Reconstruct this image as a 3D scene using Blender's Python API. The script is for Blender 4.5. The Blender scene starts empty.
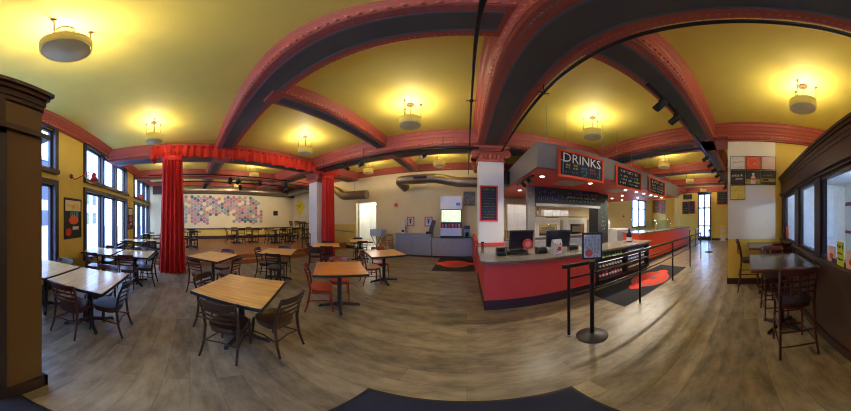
import bpy, bmesh, math, random
from mathutils import Vector, Matrix
random.seed(7)
PI=math.pi
C=bpy.context.scene.collection
sc=bpy.context.scene
# ------------------------------------------------------------------ materials
def lin(c):
    return tuple((v/12.92 if v<=0.04045 else ((v+0.055)/1.055)**2.4) for v in (x/255 for x in c))+(1,)
MC={}
def mat(name,rgb,rough=.5,metal=0,var=.06,scale=6,stretch=(1,1,1),emit=0,bump=0,coat=0):
    if name in MC: return MC[name]
    m=bpy.data.materials.new(name); m.use_nodes=True; nt=m.node_tree; n=nt.nodes; l=nt.links
    b=n['Principled BSDF']; b.inputs['Roughness'].default_value=rough; b.inputs['Metallic'].default_value=metal
    b.inputs['Coat Weight'].default_value=coat
    tc=n.new('ShaderNodeTexCoord'); mp=n.new('ShaderNodeMapping'); mp.inputs['Scale'].default_value=stretch
    nz=n.new('ShaderNodeTexNoise'); nz.inputs['Scale'].default_value=scale; nz.inputs['Detail'].default_value=4
    rp=n.new('ShaderNodeValToRGB'); c=lin(rgb)
    rp.color_ramp.elements[0].position=.3; rp.color_ramp.elements[1].position=.7
    rp.color_ramp.elements[0].color=tuple(x*(1-var) for x in c[:3])+(1,)
    rp.color_ramp.elements[1].color=tuple(min(1,x*(1+var)) for x in c[:3])+(1,)
    l.new(tc.outputs['Object'],mp.inputs[0]); l.new(mp.outputs[0],nz.inputs[0]); l.new(nz.outputs[0],rp.inputs[0]); l.new(rp.outputs[0],b.inputs['Base Color'])
    if bump:
        bp=n.new('ShaderNodeBump'); bp.inputs['Strength'].default_value=bump; bp.inputs['Distance'].default_value=.01
        l.new(nz.outputs[0],bp.inputs['Height']); l.new(bp.outputs[0],b.inputs['Normal'])
    if emit:
        l.new(rp.outputs[0],b.inputs['Emission Color']); b.inputs['Emission Strength'].default_value=emit
    MC[name]=m; return m
def glass(name,tint=(235,245,250),gl=.08):
    if name in MC: return MC[name]
    m=bpy.data.materials.new(name); m.use_nodes=True; nt=m.node_tree; n=nt.nodes; l=nt.links
    n.remove(n['Principled BSDF']); o=n['Material Output']
    t=n.new('ShaderNodeBsdfTransparent'); t.inputs[0].default_value=lin(tint)
    g=n.new('ShaderNodeBsdfGlossy'); g.inputs['Roughness'].default_value=.03
    lw=n.new('ShaderNodeLayerWeight'); lw.inputs['Blend'].default_value=.5
    pw=n.new('ShaderNodeMath'); pw.operation='POWER'; pw.inputs[1].default_value=5; l.new(lw.outputs['Facing'],pw.inputs[0])
    ad=n.new('ShaderNodeMath'); ad.operation='MULTIPLY_ADD'; ad.inputs[1].default_value=.35; ad.inputs[2].default_value=.04; l.new(pw.outputs[0],ad.inputs[0])
    mx=n.new('ShaderNodeMixShader'); l.new(ad.outputs[0],mx.inputs[0]); l.new(t.outputs[0],mx.inputs[1]); l.new(g.outputs[0],mx.inputs[2]); l.new(mx.outputs[0],o.inputs[0])
    MC[name]=m; return m
def plank_mat():
    m=bpy.data.materials.new('vinyl_planks'); m.use_nodes=True; nt=m.node_tree; n=nt.nodes; l=nt.links; b=n['Principled BSDF']
    tc=n.new('ShaderNodeTexCoord')
    br=n.new('ShaderNodeTexBrick'); br.offset=.37; br.inputs['Scale'].default_value=1; br.inputs['Brick Width'].default_value=1.25; br.inputs['Row Height'].default_value=.19
    br.inputs['Mortar Size'].default_value=.0015; br.inputs['Bias'].default_value=0
    br.inputs['Color1'].default_value=(.0,.0,.0,1); br.inputs['Color2'].default_value=(1,1,1,1); br.inputs['Mortar'].default_value=(.2,.2,.2,1)
    l.new(tc.outputs['Object'],br.inputs[0])
    mp=n.new('ShaderNodeMapping'); mp.inputs['Scale'].default_value=(1.3,3.4,1); nz=n.new('ShaderNodeTexNoise'); nz.inputs['Scale'].default_value=2.2; nz.inputs['Detail'].default_value=8; nz.inputs['Roughness'].default_value=.65
    l.new(tc.outputs['Object'],mp.inputs[0]); l.new(mp.outputs[0],nz.inputs[0])
    ad=n.new('ShaderNodeMath'); ad.operation='MULTIPLY_ADD'; ad.inputs[1].default_value=.2; l.new(br.outputs['Color'],ad.inputs[0]); l.new(nz.outputs[0],ad.inputs[2])
    rp=n.new('ShaderNodeValToRGB'); e=rp.color_ramp.elements; e[0].position=.3; e[0].color=lin((74,65,52)); e[1].position=.82; e[1].color=lin((168,153,126))
    l.new(ad.outputs[0],rp.inputs[0])
    mx=n.new('ShaderNodeMix'); mx.data_type='RGBA'; mx.blend_type='MULTIPLY'; l.new(br.outputs['Fac'],mx.inputs['Factor']); l.new(rp.outputs[0],mx.inputs[6]); mx.inputs[7].default_value=(.55,.52,.5,1)
    l.new(mx.outputs[2],b.inputs['Base Color'])
    r2=n.new('ShaderNodeMapRange'); r2.inputs['To Min'].default_value=.24; r2.inputs['To Max'].default_value=.44; l.new(nz.outputs[0],r2.inputs[0]); l.new(r2.outputs[0],b.inputs['Roughness'])
    return m
def wood_mat(name,c1,c2,rough=.35,knots=True):
    m=bpy.data.materials.new(name); m.use_nodes=True; nt=m.node_tree; n=nt.nodes; l=nt.links; b=n['Principled BSDF']; b.inputs['Roughness'].default_value=rough
    tc=n.new('ShaderNodeTexCoord'); mp=n.new('ShaderNodeMapping'); mp.inputs['Scale'].default_value=(1.2,11,1)
    nz=n.new('ShaderNodeTexNoise'); nz.inputs['Scale'].default_value=3; nz.inputs['Detail'].default_value=6; nz.inputs['Distortion'].default_value=.6
    l.new(tc.outputs['Object'],mp.inputs[0]); l.new(mp.outputs[0],nz.inputs[0])
    rp=n.new('ShaderNodeValToRGB'); e=rp.color_ramp.elements; e[0].position=.3; e[0].color=lin(c1); e[1].position=.7; e[1].color=lin(c2); l.new(nz.outputs[0],rp.inputs[0])
    out=rp.outputs[0]
    # glued boards of slightly different tone
    br=n.new('ShaderNodeTexBrick'); br.offset=.5; br.inputs['Scale'].default_value=1; br.inputs['Brick Width'].default_value=3; br.inputs['Row Height'].default_value=.11; br.inputs['Mortar Size'].default_value=.001
    br.inputs['Color1'].default_value=(.9,.9,.9,1); br.inputs['Color2'].default_value=(1,1,1,1); br.inputs['Mortar'].default_value=(.6,.55,.5,1); l.new(tc.outputs['Object'],br.inputs[0])
    mx=n.new('ShaderNodeMix'); mx.data_type='RGBA'; mx.blend_type='MULTIPLY'; mx.inputs['Factor'].default_value=1; l.new(out,mx.inputs[6]); l.new(br.outputs['Color'],mx.inputs[7]); out=mx.outputs[2]
    if knots:
        vo=n.new('ShaderNodeTexVoronoi'); vo.inputs['Scale'].default_value=5.5; l.new(tc.outputs['Object'],vo.inputs[0])
        r3=n.new('ShaderNodeValToRGB'); r3.color_ramp.elements[0].position=.05; r3.color_ramp.elements[0].color=lin((110,55,30)); r3.color_ramp.elements[1].position=.13; r3.color_ramp.elements[1].color=(1,1,1,1)
        l.new(vo.outputs['Distance'],r3.inputs[0]); m2=n.new('ShaderNodeMix'); m2.data_type='RGBA'; m2.blend_type='MULTIPLY'; m2.inputs['Factor'].default_value=.7; l.new(out,m2.inputs[6]); l.new(r3.outputs[0],m2.inputs[7]); out=m2.outputs[2]
    l.new(out,b.inputs['Base Color']); return m
M_floor=plank_mat()
M_pine=wood_mat('pine_boards',(232,160,76),(252,210,122),.3)
M_pineor=wood_mat('orange_pine_boards',(226,130,52),(250,182,88),.28)
M_pinelight=wood_mat('pale_pine_boards',(206,166,112),(232,196,140),.18)
M_stagewood=wood_mat('stage_boards',(146,88,50),(192,124,74),.35,False)
M_ceil=mat('yellow_ceiling_paint',(230,214,104),.6,0,.04,2)
M_pink=mat('salmon_moulding_paint',(176,88,74),.5,0,.05,8)
M_pinkd=mat('deep_salmon_paint',(206,120,106),.5,0,.08,20)
M_groove=mat('dark_red_groove_paint',(112,44,40),.5)
M_char=mat('charcoal_panel_paint',(88,88,84),.6,0,.08,3)
M_bead=mat('blue_grey_bead_paint',(98,106,122),.5)
M_gold=mat('gilt_bead_paint',(190,112,70),.5)
M_yel=mat('mustard_wall_paint',(218,192,92),.6,0,.04,2)
M_cream=mat('cream_wall_paint',(228,216,168),.6,0,.03,2)
M_white=mat('pale_plaster_paint',(232,232,228),.55,0,.03,2)
M_dkwood=mat('dark_stained_oak',(74,50,40),.4,0,.2,5,(1,1,8))
M_base=mat('black_brown_skirting',(58,40,38),.5)
M_frame=mat('dark_window_frame',(52,44,50),.4)
M_glass=glass('window_glass')
M_iron=mat('black_cast_iron',(38,38,46),.4,.3)
M_blackmet=mat('black_powder_coat',(30,30,34),.35,.4)
M_black=mat('black_plastic',(28,29,33),.4)
M_brown=mat('dark_brown_beech',(54,33,22),.3,0,.15,12,(1,1,6),coat=.3)
M_mahog=mat('mahogany_beech',(74,26,22),.3,0,.15,12,(1,1,6),coat=.3)
M_redch=mat('red_stained_beech',(136,38,20),.3,0,.12,12,(1,1,6),coat=.3)
M_blkch=mat('black_brown_beech',(42,28,26),.3,0,.15,12,(1,1,6),coat=.3)
M_vinyl=mat('dark_vinyl_seat',(50,40,44),.35)
M_tan=mat('tan_seat_pad',(190,150,110),.5)
M_redseat=mat('red_seat_wood',(206,74,34),.3)
M_velvet=mat('red_velvet',(196,26,20),.7,0,.12,14)
M_velvet2=mat('orange_red_velvet',(205,45,28),.7,0,.1,14)
M_steel=mat('brushed_steel',(140,140,142),.42,.7,.05,20,(1,8,1))
M_steel2=mat('bright_stainless',(205,205,206),.4,.45,.05,6)
M_duct=mat('galvanised_duct_metal',(150,138,120),.35,.8,.1,6)
M_lampdrum=mat('linen_lamp_drum',(206,186,96),.7,emit=.1)
M_diff=mat('frosted_diffuser',(165,152,118),.5,emit=.06)
M_red=mat('red_counter_laminate',(224,72,72),.45,0,.03,3)
M_ored=mat('orange_red_paint',(222,72,30),.45,0,.03,3)
M_redceil=mat('red_soffit_paint',(190,62,48),.5)
M_grey=mat('warm_grey_fascia',(128,124,120),.55,0,.04,3)
M_stone=mat('grey_quartz_worktop',(122,115,108),.15,0,.18,60)
M_cab=mat('blue_grey_laminate',(140,146,160),.5)
M_paper=mat('white_card',(212,212,218),.6)
M_mat=mat('charcoal_carpet',(40,42,46),.95,0,.3,180)
M_navy=mat('navy_carpet',(40,42,60),.95,0,.35,180)
M_logo=mat('red_carpet_print',(225,70,50),.95,0,.1,120)
M_greyl=mat('grey_carpet_print',(130,110,108),.95)
M_chalk=mat('chalkboard_slate',(34,38,46),.7,0,.2,5)
M_cw=mat('white_chalk',(225,225,225),.9); M_cb=mat('blue_chalk',(70,120,230),.9); M_cp=mat('pink_chalk',(230,110,190),.9)
M_cy=mat('yellow_chalk',(225,215,120),.9); M_cg=mat('green_chalk',(110,200,150),.9); M_cc=mat('cyan_chalk',(110,190,225),.9); M_cpu=mat('violet_chalk',(150,132,255),.9)
M_sign=mat('yellow_sign_face',(240,205,40),.5)
M_table=mat('dark_slate_tabletop',(84,78,76),.2,0,.15,20)
M_tile=mat('white_wall_tile',(214,214,218),.3); M_maroon=mat('maroon_wall_tile',(110,40,50),.3)
M_bulb=mat('lamp_bulb_glow',(255,240,200),.5,emit=9)
M_walk=mat('pale_sidewalk',(190,190,195),.8,0,.1,2); M_facade=mat('pale_stone_facade',(205,205,215),.8,0,.08,1)
M_screen=mat('dark_screen_glass',(32,36,52),.12)
M_lit=mat('lit_dispenser_panel',(225,240,205),.4,0,.25,7,emit=.35)
M_chrome=mat('polished_chrome',(205,205,210),.12,1)
# ------------------------------------------------------------------ mesh helpers
class MB:
    def __init__(s): s.v=[]; s.f=[]; s.mi=[]; s.sm=[]; s.mats=[]; s.m=0
    def use(s,m):
        if m not in s.mats: s.mats.append(m)
        s.m=s.mats.index(m); return s
    def add(s,vs,fs,smooth=False):
        o=len(s.v); s.v+=[tuple(v) for v in vs]
        for f in fs: s.f.append([i+o for i in f]); s.mi.append(s.m); s.sm.append(smooth)
        return s
    def box(s,x0,x1,y0,y1,z0,z1,T=None):
        vs=[Vector((x,y,z)) for z in (z0,z1) for y in (y0,y1) for x in (x0,x1)]
        if T: vs=[T@v for v in vs]
        return s.add(vs,[(0,2,3,1),(4,5,7,6),(0,1,5,4),(2,6,7,3),(0,4,6,2),(1,3,7,5)])
    def bar(s,p,q,w,h,up=(0,0,1)):
        p=Vector(p);q=Vector(q);d=(q-p).normalized();u=Vector(up)
        if abs(d.dot(u))>.99:u=Vector((0,1,0))
        sx=d.cross(u).normalized();uu=sx.cross(d)
        vs=[c+sx*(a*w/2)+uu*(b*h/2) for c in (p,q) for a,b in((-1,-1),(1,-1),(1,1),(-1,1))]
        return s.add(vs,[(0,1,2,3)[::-1],(4,5,6,7),(0,1,5,4),(1,2,6,5),(2,3,7,6),(3,0,4,7)])
    def tube(s,pts,r,n=10,cap=True,rz=None,closed=False):
        pts=[Vector(p) for p in pts]; rs=r if isinstance(r,(list,tuple)) else [r]*len(pts)
        N=len(pts); rings=[]; prev=None
        for i,p in enumerate(pts):
            if closed: t=(pts[(i+1)%N]-pts[i-1]).normalized()
            else: t=(pts[min(i+1,N-1)]-pts[max(i-1,0)]).normalized()
            if prev is None:
                a=Vector((0,0,1)) if abs(t.z)<.9 else Vector((1,0,0)); nrm=(a-t*a.dot(t)).normalized()
            else: nrm=(prev-t*prev.dot(t)).normalized()
            prev=nrm; b=t.cross(nrm)
            rings.append([p+(nrm*math.cos(2*PI*k/n)*(rz if rz else 1)+b*math.sin(2*PI*k/n))*rs[i] for k in range(n)])
        vs=[v for rg in rings for v in rg]; fs=[]
        for i in range(N if closed else N-1):
            j=(i+1)%N
            for k in range(n): fs.append((i*n+k,i*n+(k+1)%n,j*n+(k+1)%n,j*n+k))
        s.add(vs,fs,True)
        if cap and not closed: s.add(rings[0],[tuple(range(n))[::-1]]); s.add(rings[-1],[tuple(range(n))])
        return s
    def lathe(s,prof,n=24,c=(0,0,0),sx=1,sy=1,cap=True):
        vs=[(c[0]+r*sx*math.cos(2*PI*k/n),c[1]+r*sy*math.sin(2*PI*k/n),c[2]+z) for r,z in prof for k in range(n)]
        fs=[(i*n+k,i*n+(k+1)%n,(i+1)*n+(k+1)%n,(i+1)*n+k) for i in range(len(prof)-1) for k in range(n)]
        s.add(vs,fs,True)
        for i,rv in((0,True),(len(prof)-1,False)) if cap else ():
            if prof[i][0]>1e-4:
                t=tuple(range(n)); s.add(vs[i*n:(i+1)*n],[t[::-1] if rv else t])
        return s
    def cyl(s,c,r,z0,z1,n=16): return s.lathe([(r,z0),(r,z1)],n,c)
    def extr(s,prof,p,q,side,smooth=False,up=(0,0,1)):
        # sweep a (side,up) profile polygon from p to q
        p=Vector(p);q=Vector(q);side=Vector(side);up=Vector(up);n=len(prof)
        vs=[c+side*a+up*b for c in (p,q) for a,b in prof]
        s.add(vs,[(k,(k+1)%n,n+(k+1)%n,n+k) for k in range(n)],smooth)
        s.add(vs[:n],[tuple(range(n))[::-1]]); s.add(vs[n:],[tuple(range(n))]); return s
    def poly(s,pts,d,axis=1):
        # prism of 2D outline (x,z) thickness along y: d=(y0,y1); axis 2: outline (x,y), d=(z0,z1)
        n=len(pts)
        vs=[((a,t,b) if axis==1 else (a,b,t)) for t in d for a,b in pts]
        s.add(vs,[tuple(range(n)),tuple(range(n,2*n))[::-1]]+[(k,n+k,n+(k+1)%n,(k+1)%n) for k in range(n)]); return s
    def obj(s,name,m=None,parent=None,loc=(0,0,0),rot=0,bevel=0,fixn=True):
        me=bpy.data.meshes.new(name); me.from_pydata(s.v,[],s.f)
        ms=s.mats if s.mats else [m]
        for x in ms: me.materials.append(x)
        for i,p in enumerate(me.polygons): p.material_index=s.mi[i]; p.use_smooth=s.sm[i]
        if fixn:
            b=bmesh.new(); b.from_mesh(me); bmesh.ops.recalc_face_normals(b,faces=b.faces); b.to_mesh(me); b.free()
        o=bpy.data.objects.new(name,me); C.objects.link(o); o.location=loc; o.rotation_euler=(0,0,rot)
        if parent: o.parent=parent
        if bevel:
            bv=o.modifiers.new('bevel','BEVEL'); bv.width=bevel; bv.segments=2; bv.limit_method='ANGLE'
        return o
def tag(o,label=None,cat=None,group=None,kind=None):
    if label:o['label']=label
    if cat:o['category']=cat
    if group:o['group']=group
    if kind:o['kind']=kind
    return o
def thing(name,label,cat,loc=(0,0,0),rot=0,group=None):
    o=bpy.data.objects.new(name,None); C.objects.link(o); o.location=loc; o.rotation_euler=(0,0,rot); o.empty_display_size=.1
    return tag(o,label,cat,group)
def struct(o): o['kind']='structure'; return o
def copy_tree(o,parent=None):
    c=o.copy(); C.objects.link(c)
    if parent is not None: c.parent=parent
    for ch in KIDS.get(o.name,[]): KIDS.setdefault(c.name,[]).append(copy_tree(ch,c))
    return c
KIDS={}
def reg(root):
    KIDS.clear() if False else None
    for o in bpy.data.objects:
        pass
def kids_of(root):
    bychild={}
    for o in bpy.data.objects:
        if o.parent: bychild.setdefault(o.parent.name,[]).append(o)
    def rec(o):
        KIDS[o.name]=bychild.get(o.name,[])
        for c in KIDS[o.name]: rec(c)
    rec(root)
def place(proto,loc,rot,label,group=None,first=set()):
    if proto.name not in first: first.add(proto.name); kids_of(proto); o=proto
    else:
        if proto.name not in KIDS: kids_of(proto)
        o=copy_tree(proto)
    o.location=loc; o.rotation_euler=(0,0,rot); o['label']=label
    if group:o['group']=group
    elif 'group' in o: del o['group']
    return o
def text(s,size,m,parent,loc,rot=(PI/2,0,0),ext=.001,name='lettering',align='CENTER'):
    cu=bpy.data.curves.new(name,'FONT'); cu.body=s; cu.size=size; cu.extrude=ext; cu.align_x=align; cu.align_y='CENTER'; cu.resolution_u=2
    t=bpy.data.objects.new(name,cu); C.objects.link(t)
    dg=bpy.context.evaluated_depsgraph_get(); me=bpy.data.meshes.new_from_object(t.evaluated_get(dg)); bpy.data.objects.remove(t)
    me.materials.clear(); me.materials.append(m)
    o=bpy.data.objects.new(name,me); C.objects.link(o); o.location=loc; o.rotation_euler=rot; o.parent=parent; return o
def scribble(mb,x0,x1,z,h,y,lw=.006):
    # chalk handwriting too small to read: short letter-like strokes
    x=x0
    while x<x1-h*.4:
        if random.random()<.16: x+=h*.5; continue
        w=h*random.uniform(.35,.6)
        for k in range(random.choice((2,3))):
            a=(x+random.uniform(0,w),y,z+random.uniform(-.5,.5)*h); b=(x+random.uniform(0,w),y,z+random.uniform(-.5,.5)*h)
            if abs(a[0]-b[0])+abs(a[2]-b[2])<h*.3: b=(a[0],y,a[2]+h*.5*(1 if a[2]<z else -1))
            mb.bar(a,b,.002,lw,(0,1,0))
        x+=w+h*.18
# ------------------------------------------------------------------ the room
CZ=4.0; BZ=3.6; XW=-11.3; XE=13.0; YS=-2.7; YN=7.5
struct(MB().box(XW-.2,XE+.2,YS-.2,YN+.2,-.1,0).obj('floor',M_floor))
struct(MB().box(XW-.2,XE+.2,YS-.2,YN+.2,CZ,CZ+.1).obj('ceiling',M_ceil))
def wall_y(name,y0,y1,x0,x1,holes,m,z1=CZ):
    mb=MB().use(m); xs=x0
    for hx0,hx1,hs in sorted(holes):
        if hx0>xs: mb.box(xs,hx0,y0,y1,0,z1)
        zz=0
        for a,b in hs:
            if a>zz: mb.box(hx0,hx1,y0,y1,zz,a)
            zz=b
        if zz<z1: mb.box(hx0,hx1,y0,y1,zz,z1)
        xs=hx1
    if xs<x1: mb.box(xs,x1,y0,y1,0,z1)
    return struct(mb.obj(name))
WH=((.55,2.36),(2.7,3.73))
wall_y('wall_south',YS-.2,YS,XW,XE,[(-11.25,-8.2,WH),(-7.1,-3.96,WH),(-2.82,.3,WH),(.9,3.2,((0,2.3),))],M_yel)
wall_y('wall_north',YN,YN+.2,XW,XE,[(-5.46,-4.25,((0,2.42),)),(10.2,12.0,((1.0,3.0),))],M_cream)
def wall_x(name,x0,x1,y0,y1,holes,m):
    mb=MB().use(m); ys=y0
    for a,b,h in holes:
        mb.box(x0,x1,ys,a,0,CZ); mb.box(x0,x1,a,b,h,CZ); ys=b
    mb.box(x0,x1,ys,y1,0,CZ); return struct(mb.obj(name))
wall_x('wall_west',XW-.2,XW,YS,YN,[],M_cream)
wall_x('wall_east',XE,XE+.2,YS,YN,[(2.5,3.45,3.5)],M_yel)
# wainscots and skirtings
struct(MB().box(XW,XW+.015,-1.2,YN,.3,.92).obj('trim_1',M_yel))
struct(MB().box(XW,XW+.05,-1.2,YN,.92,.99).obj('trim_2',M_dkwood))
struct(MB().box(XW,XW+.04,-1.2,YN,.3,.5).obj('baseboard_west',M_base))
mb=MB(); mb.box(XW,-9.9,YN-.02,YN,.3,.92)
mb.box(-9.9,-5.5,YN-.02,YN,0,1.3); struct(mb.obj('trim_3',M_yel))
mb=MB(); mb.box(-9.9,-5.5,YN-.035,YN-.02,0,.16); mb.box(-4.2,-3.2,YN-.02,YN,0,.16); struct(mb.obj('baseboard_north',M_base))
mb=MB(); mb.box(XW,.85,YS,YS+.02,0,.16); struct(mb.obj('baseboard_south',M_base))
# lit hall beyond the opening in the north wall
mb=MB(); mb.box(-6.6,-5.46,YN+.2,YN+.3,0,2.6); mb.box(-4.25,-3.6,YN+.2,YN+.3,0,2.6); mb.box(-6.0,-3.6,YN+1.5,YN+1.6,0,2.6); mb.box(-5.6,-5.46,YN+.2,YN+1.5,0,2.6); mb.box(-4.25,-4.1,YN+.2,YN+1.5,0,2.6); mb.box(-6,-3.6,YN+.2,YN+1.6,2.42,2.5); mb.box(-6,-3.6,YN+.2,YN+1.6,-.1,0)
struct(mb.obj('wall_hall',M_white))
# ---- plaster cornices
def corn_prof(run,h):
    p=[(0,0)]
    for a,b in((.0,.02),(.12,.04),(.12,.12),(.22,.16),(.3,.34),(.42,.42),(.42,.5),(.55,.56),(.72,.72),(.85,.78),(.92,.9),(1,.94),(1,1)): p.append((a*run,b*h))
    p.append((0,h)); return p
def studs(mb,p,q,side,off,z,step=.085,r=.03):
    p=Vector(p);q=Vector(q);L=(q-p).length;d=(q-p)/L;side=Vector(side)
    for i in range(int(L/step)):
        c=p+d*(i+.5)*step+side*off; c.z=z
        vs=[c+d*r,c-d*r,c+side*r,c-side*r*.3,c+Vector((0,0,r*1.2)),c-Vector((0,0,r*1.2))]
        mb.add(vs,[(0,2,4),(2,1,4),(1,3,4),(3,0,4),(2,0,5),(1,2,5),(3,1,5),(0,3,5)],True)
NT=[3]
def tname(): NT[0]+=1; return 'trim_%d'%NT[0]
def wall_cornice(p,q,side,run,h,stud=True):
    o=Vector((0,0,CZ-h)); mb=MB().use(M_pink); P=Vector(p)+o;Q=Vector(q)+o
    mb.extr(corn_prof(run,h),P,Q,side)
    if stud:
        mb.use(M_groove); mb.extr([(run*.1,h*.1),(run*.15,h*.1),(run*.30,h*.42),(run*.2,h*.42)],P,Q,side)
        mb.use(M_pinkd); studs(mb,P,Q,side,run*.25,CZ-h*.74)
    return struct(mb.obj(tname()))
def beam(axis,c,w,a,b,bz=BZ,run=.16,panel=True,sides=(1,1)):
    # axis 'x': runs along x from a to b at y=c ; w half width of the soffit
    D=Vector((1,0,0)) if axis=='x' else Vector((0,1,0)); S=Vector((0,1,0)) if axis=='x' else Vector((1,0,0))
    mb=MB().use(M_pink); P=D*a+S*c+Vector((0,0,bz)); Q=D*b+S*c+Vector((0,0,bz)); h=CZ-bz
    mb.extr([(-w,0),(w,0),(w,h),(-w,h)],P,Q,S)
    for sg,on in zip((-1,1),sides):
        if on:
            mb.use(M_pink); mb.extr(corn_prof(run,h),P+S*sg*w,Q+S*sg*w,S*sg)
            mb.use(M_groove); mb.extr([(run*.1,h*.06),(run*.135,h*.06),(run*.30,h*.40),(run*.2,h*.40)],P+S*sg*w,Q+S*sg*w,S*sg)
            mb.use(M_pinkd); studs(mb,P+S*sg*w,Q+S*sg*w,S*sg,run*.24,bz+h*.25)
    o=struct(mb.obj('beam'))
    if panel:
        iw=w*.56
        segs=panel if isinstance(panel,list) else [(a+.25,b-.25)]
        pm=MB().use(M_char)
        for s0,s1 in segs:
            p=D*s0+S*c+Vector((0,0,bz-.006)); q=D*s1+S*c+Vector((0,0,bz-.006))
            pm.extr([(-iw,0),(iw,0),(iw,.006),(-iw,.006)],p,q,S)
        pm.obj('soffit_panel',parent=o)
        bm=MB().use(M_bead)
        for s0,s1 in segs:
            for sg in(-1,1):
                p=D*s0+S*(c+sg*iw)+Vector((0,0,bz-.008)); q=D*s1+S*(c+sg*iw)+Vector((0,0,bz-.008))
                bm.extr([(-.012,-.004),(.012,-.004),(.012,.008),(-.012,.008)],p,q,S)
                n=int(abs(s1-s0)/.05)
                bm.use(M_gold if sg>0 else M_bead)
                for i in range(0,n):
                    cc=D*(s0+(i+.5)*.05)+S*(c+sg*(iw+w)*.5+sg*.02)+Vector((0,0,bz-.003))
                    vs=[cc+D*.014,cc+S*.014,cc-D*.014,cc-S*.014,cc-Vector((0,0,.008))]
                    bm.add(vs,[(0,1,4),(1,2,4),(2,3,4),(3,0,4)])
                bm.use(M_bead)
        bm.obj('bead_border',parent=o)
    return o
# main grid
beam('y',-5.7,.32,YS,YN,panel=[(-2.5,.7),(1.3,4.4),(5.2,7.3)])
beam('y',.61,.30,YS,YN,panel=[(-2.4,4.45),(5.3,7.3)],run=.17)
beam('y',4.48,.33,.2,YN,panel=[(1.3,4.4),(5.2,7.3)],run=.2)
beam('y',-2.32,.15,1.1,YN,panel=[(1.3,4.4),(5.2,7.3)],run=.08,bz=3.72)
beam('y',-8.5,.17,YS,YN,panel=[(-2.5,.7),(1.3,4.4),(5.2,7.3)],run=.1)
beam('y',7.2,.17,.38,YN,run=.1,panel=[(1.3,4.4)]); beam('y',10.1,.17,.38,YN,run=.1,panel=[(1.3,4.4)])
beam('x',1.04,.235,-11.3,.31,panel=[(-11.1,-8.75),(-8.25,-6.1),(-5.0,.2)],run=.07,bz=3.77)
beam('x',.955,.215,.91,13,panel=[(1.0,4.05),(4.9,7),(7.4,9.9)],run=.1)
beam('x',4.75,.3,-11.3,13,run=.16,panel=[(-11,-8.8),(-8.2,-6.1),(-5.3,-2.5),(-2.05,.2),(1.1,4.1),(4.9,7),(7.4,9.9)],bz=3.55)
wall_cornice((XW,YS,0),(4.15,YS,0),(0,1,0),.26,.25); wall_cornice((XE,YN,0),(XW,YN,0),(0,-1,0),.24,.27)
wall_cornice((XW,YN,0),(XW,YS,0),(1,0,0),.24,.27); wall_cornice((XE,.38,0),(XE,YN,0),(-1,0,0),.24,.4)
# ---- poster wall block
struct(MB().box(4.15,XE,YS,.38,0,CZ).obj('wall_poster',M_yel))
struct(MB().box(4.135,4.15,-.74,.38,1.12,3.54).obj('trim_1',M_white)).name='trim_panel'  # pale panel paints in the daylight that washes out the yellow wall
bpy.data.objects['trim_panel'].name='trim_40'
wall_cornice((4.15,.38,0),(4.15,YS,0),(-1,0,0),.23,.46)
struct(MB().box(4.12,4.15,-.9,.40,0,.15).obj('baseboard_poster',M_base))
struct(MB().box(4.15,XE,.38,.40,0,.15).obj('baseboard_corridor',M_base))
struct(MB().box(XE-.02,XE,.4,2.4,0,.15).obj('baseboard_east',M_base))
# ---- columns
def capital(mb,w,z0,z1):
    h=z1-z0; mb.box(-w*.5-.02,w*.5+.02,-w*.5-.02,w*.5+.02,z0,z0+h*.12)
    mb.box(-w*.5,w*.5,-w*.5,w*.5,z0+h*.12,z0+h*.8)
    mb.box(-w*.5-.13,w*.5+.13,-w*.5-.1,w*.5+.1,z0+h*.84,z1); mb.box(-w*.5-.06,w*.5+.06,-w*.5-.05,w*.5+.05,z0+h*.7,z0+h*.84)
    for sx in(-1,1):
        for sy in(-1,1):   # scrolled volutes at the corners
            for k,(r,dd) in enumerate(((.12,.0),(.075,.025),(.03,.05))):
                mb.tube([(sx*(w*.5+.07),sy*(w*.5+.03+dd),z0+h*.56),(sx*(w*.5+.07),sy*(w*.5-.16),z0+h*.56)],r,16)
    for s in(-1,1):
        for i in range(5):
            x=(i-2)*w*.17
            vs=[(x-.045,s*w*.5,z0+h*.15),(x+.045,s*w*.5,z0+h*.15),(x,s*(w*.5+.05),z0+h*.35),(x-.05,s*w*.5,z0+h*.55),(x+.05,s*w*.5,z0+h*.55)]
            mb.add(vs,[(0,1,2),(1,4,2),(4,3,2),(3,0,2)])
            vs=[(q[1],q[0],q[2]) for q in vs]; mb.add(vs,[(0,1,2),(1,4,2),(4,3,2),(3,0,2)])
def column(x,y,w,m,foot=None,z0=0,caph=.42):
    c=struct(MB().box(-w/2,w/2,-w/2,w/2,z0,3.55-caph).obj('column',m,loc=(x,y,0)))
    mb=MB(); capital(mb,w,3.55-caph,3.56); mb.obj('capital',M_pink,c)
    if foot: MB().box(-w/2-.02,w/2+.02,-w/2-.02,w/2+.02,z0,foot[0]).obj('column_foot',foot[1],c)
    return c
column(.625,4.85,.66,M_white,(.98,M_red))
column(-5.68,5.0,.5,M_white,(.45,M_base))
column(4.48,4.85,.5,mat('black_column_paint',(18,19,23),.6),caph=.3)
column(11.2,4.85,.66,M_yel,caph=.5)
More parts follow.
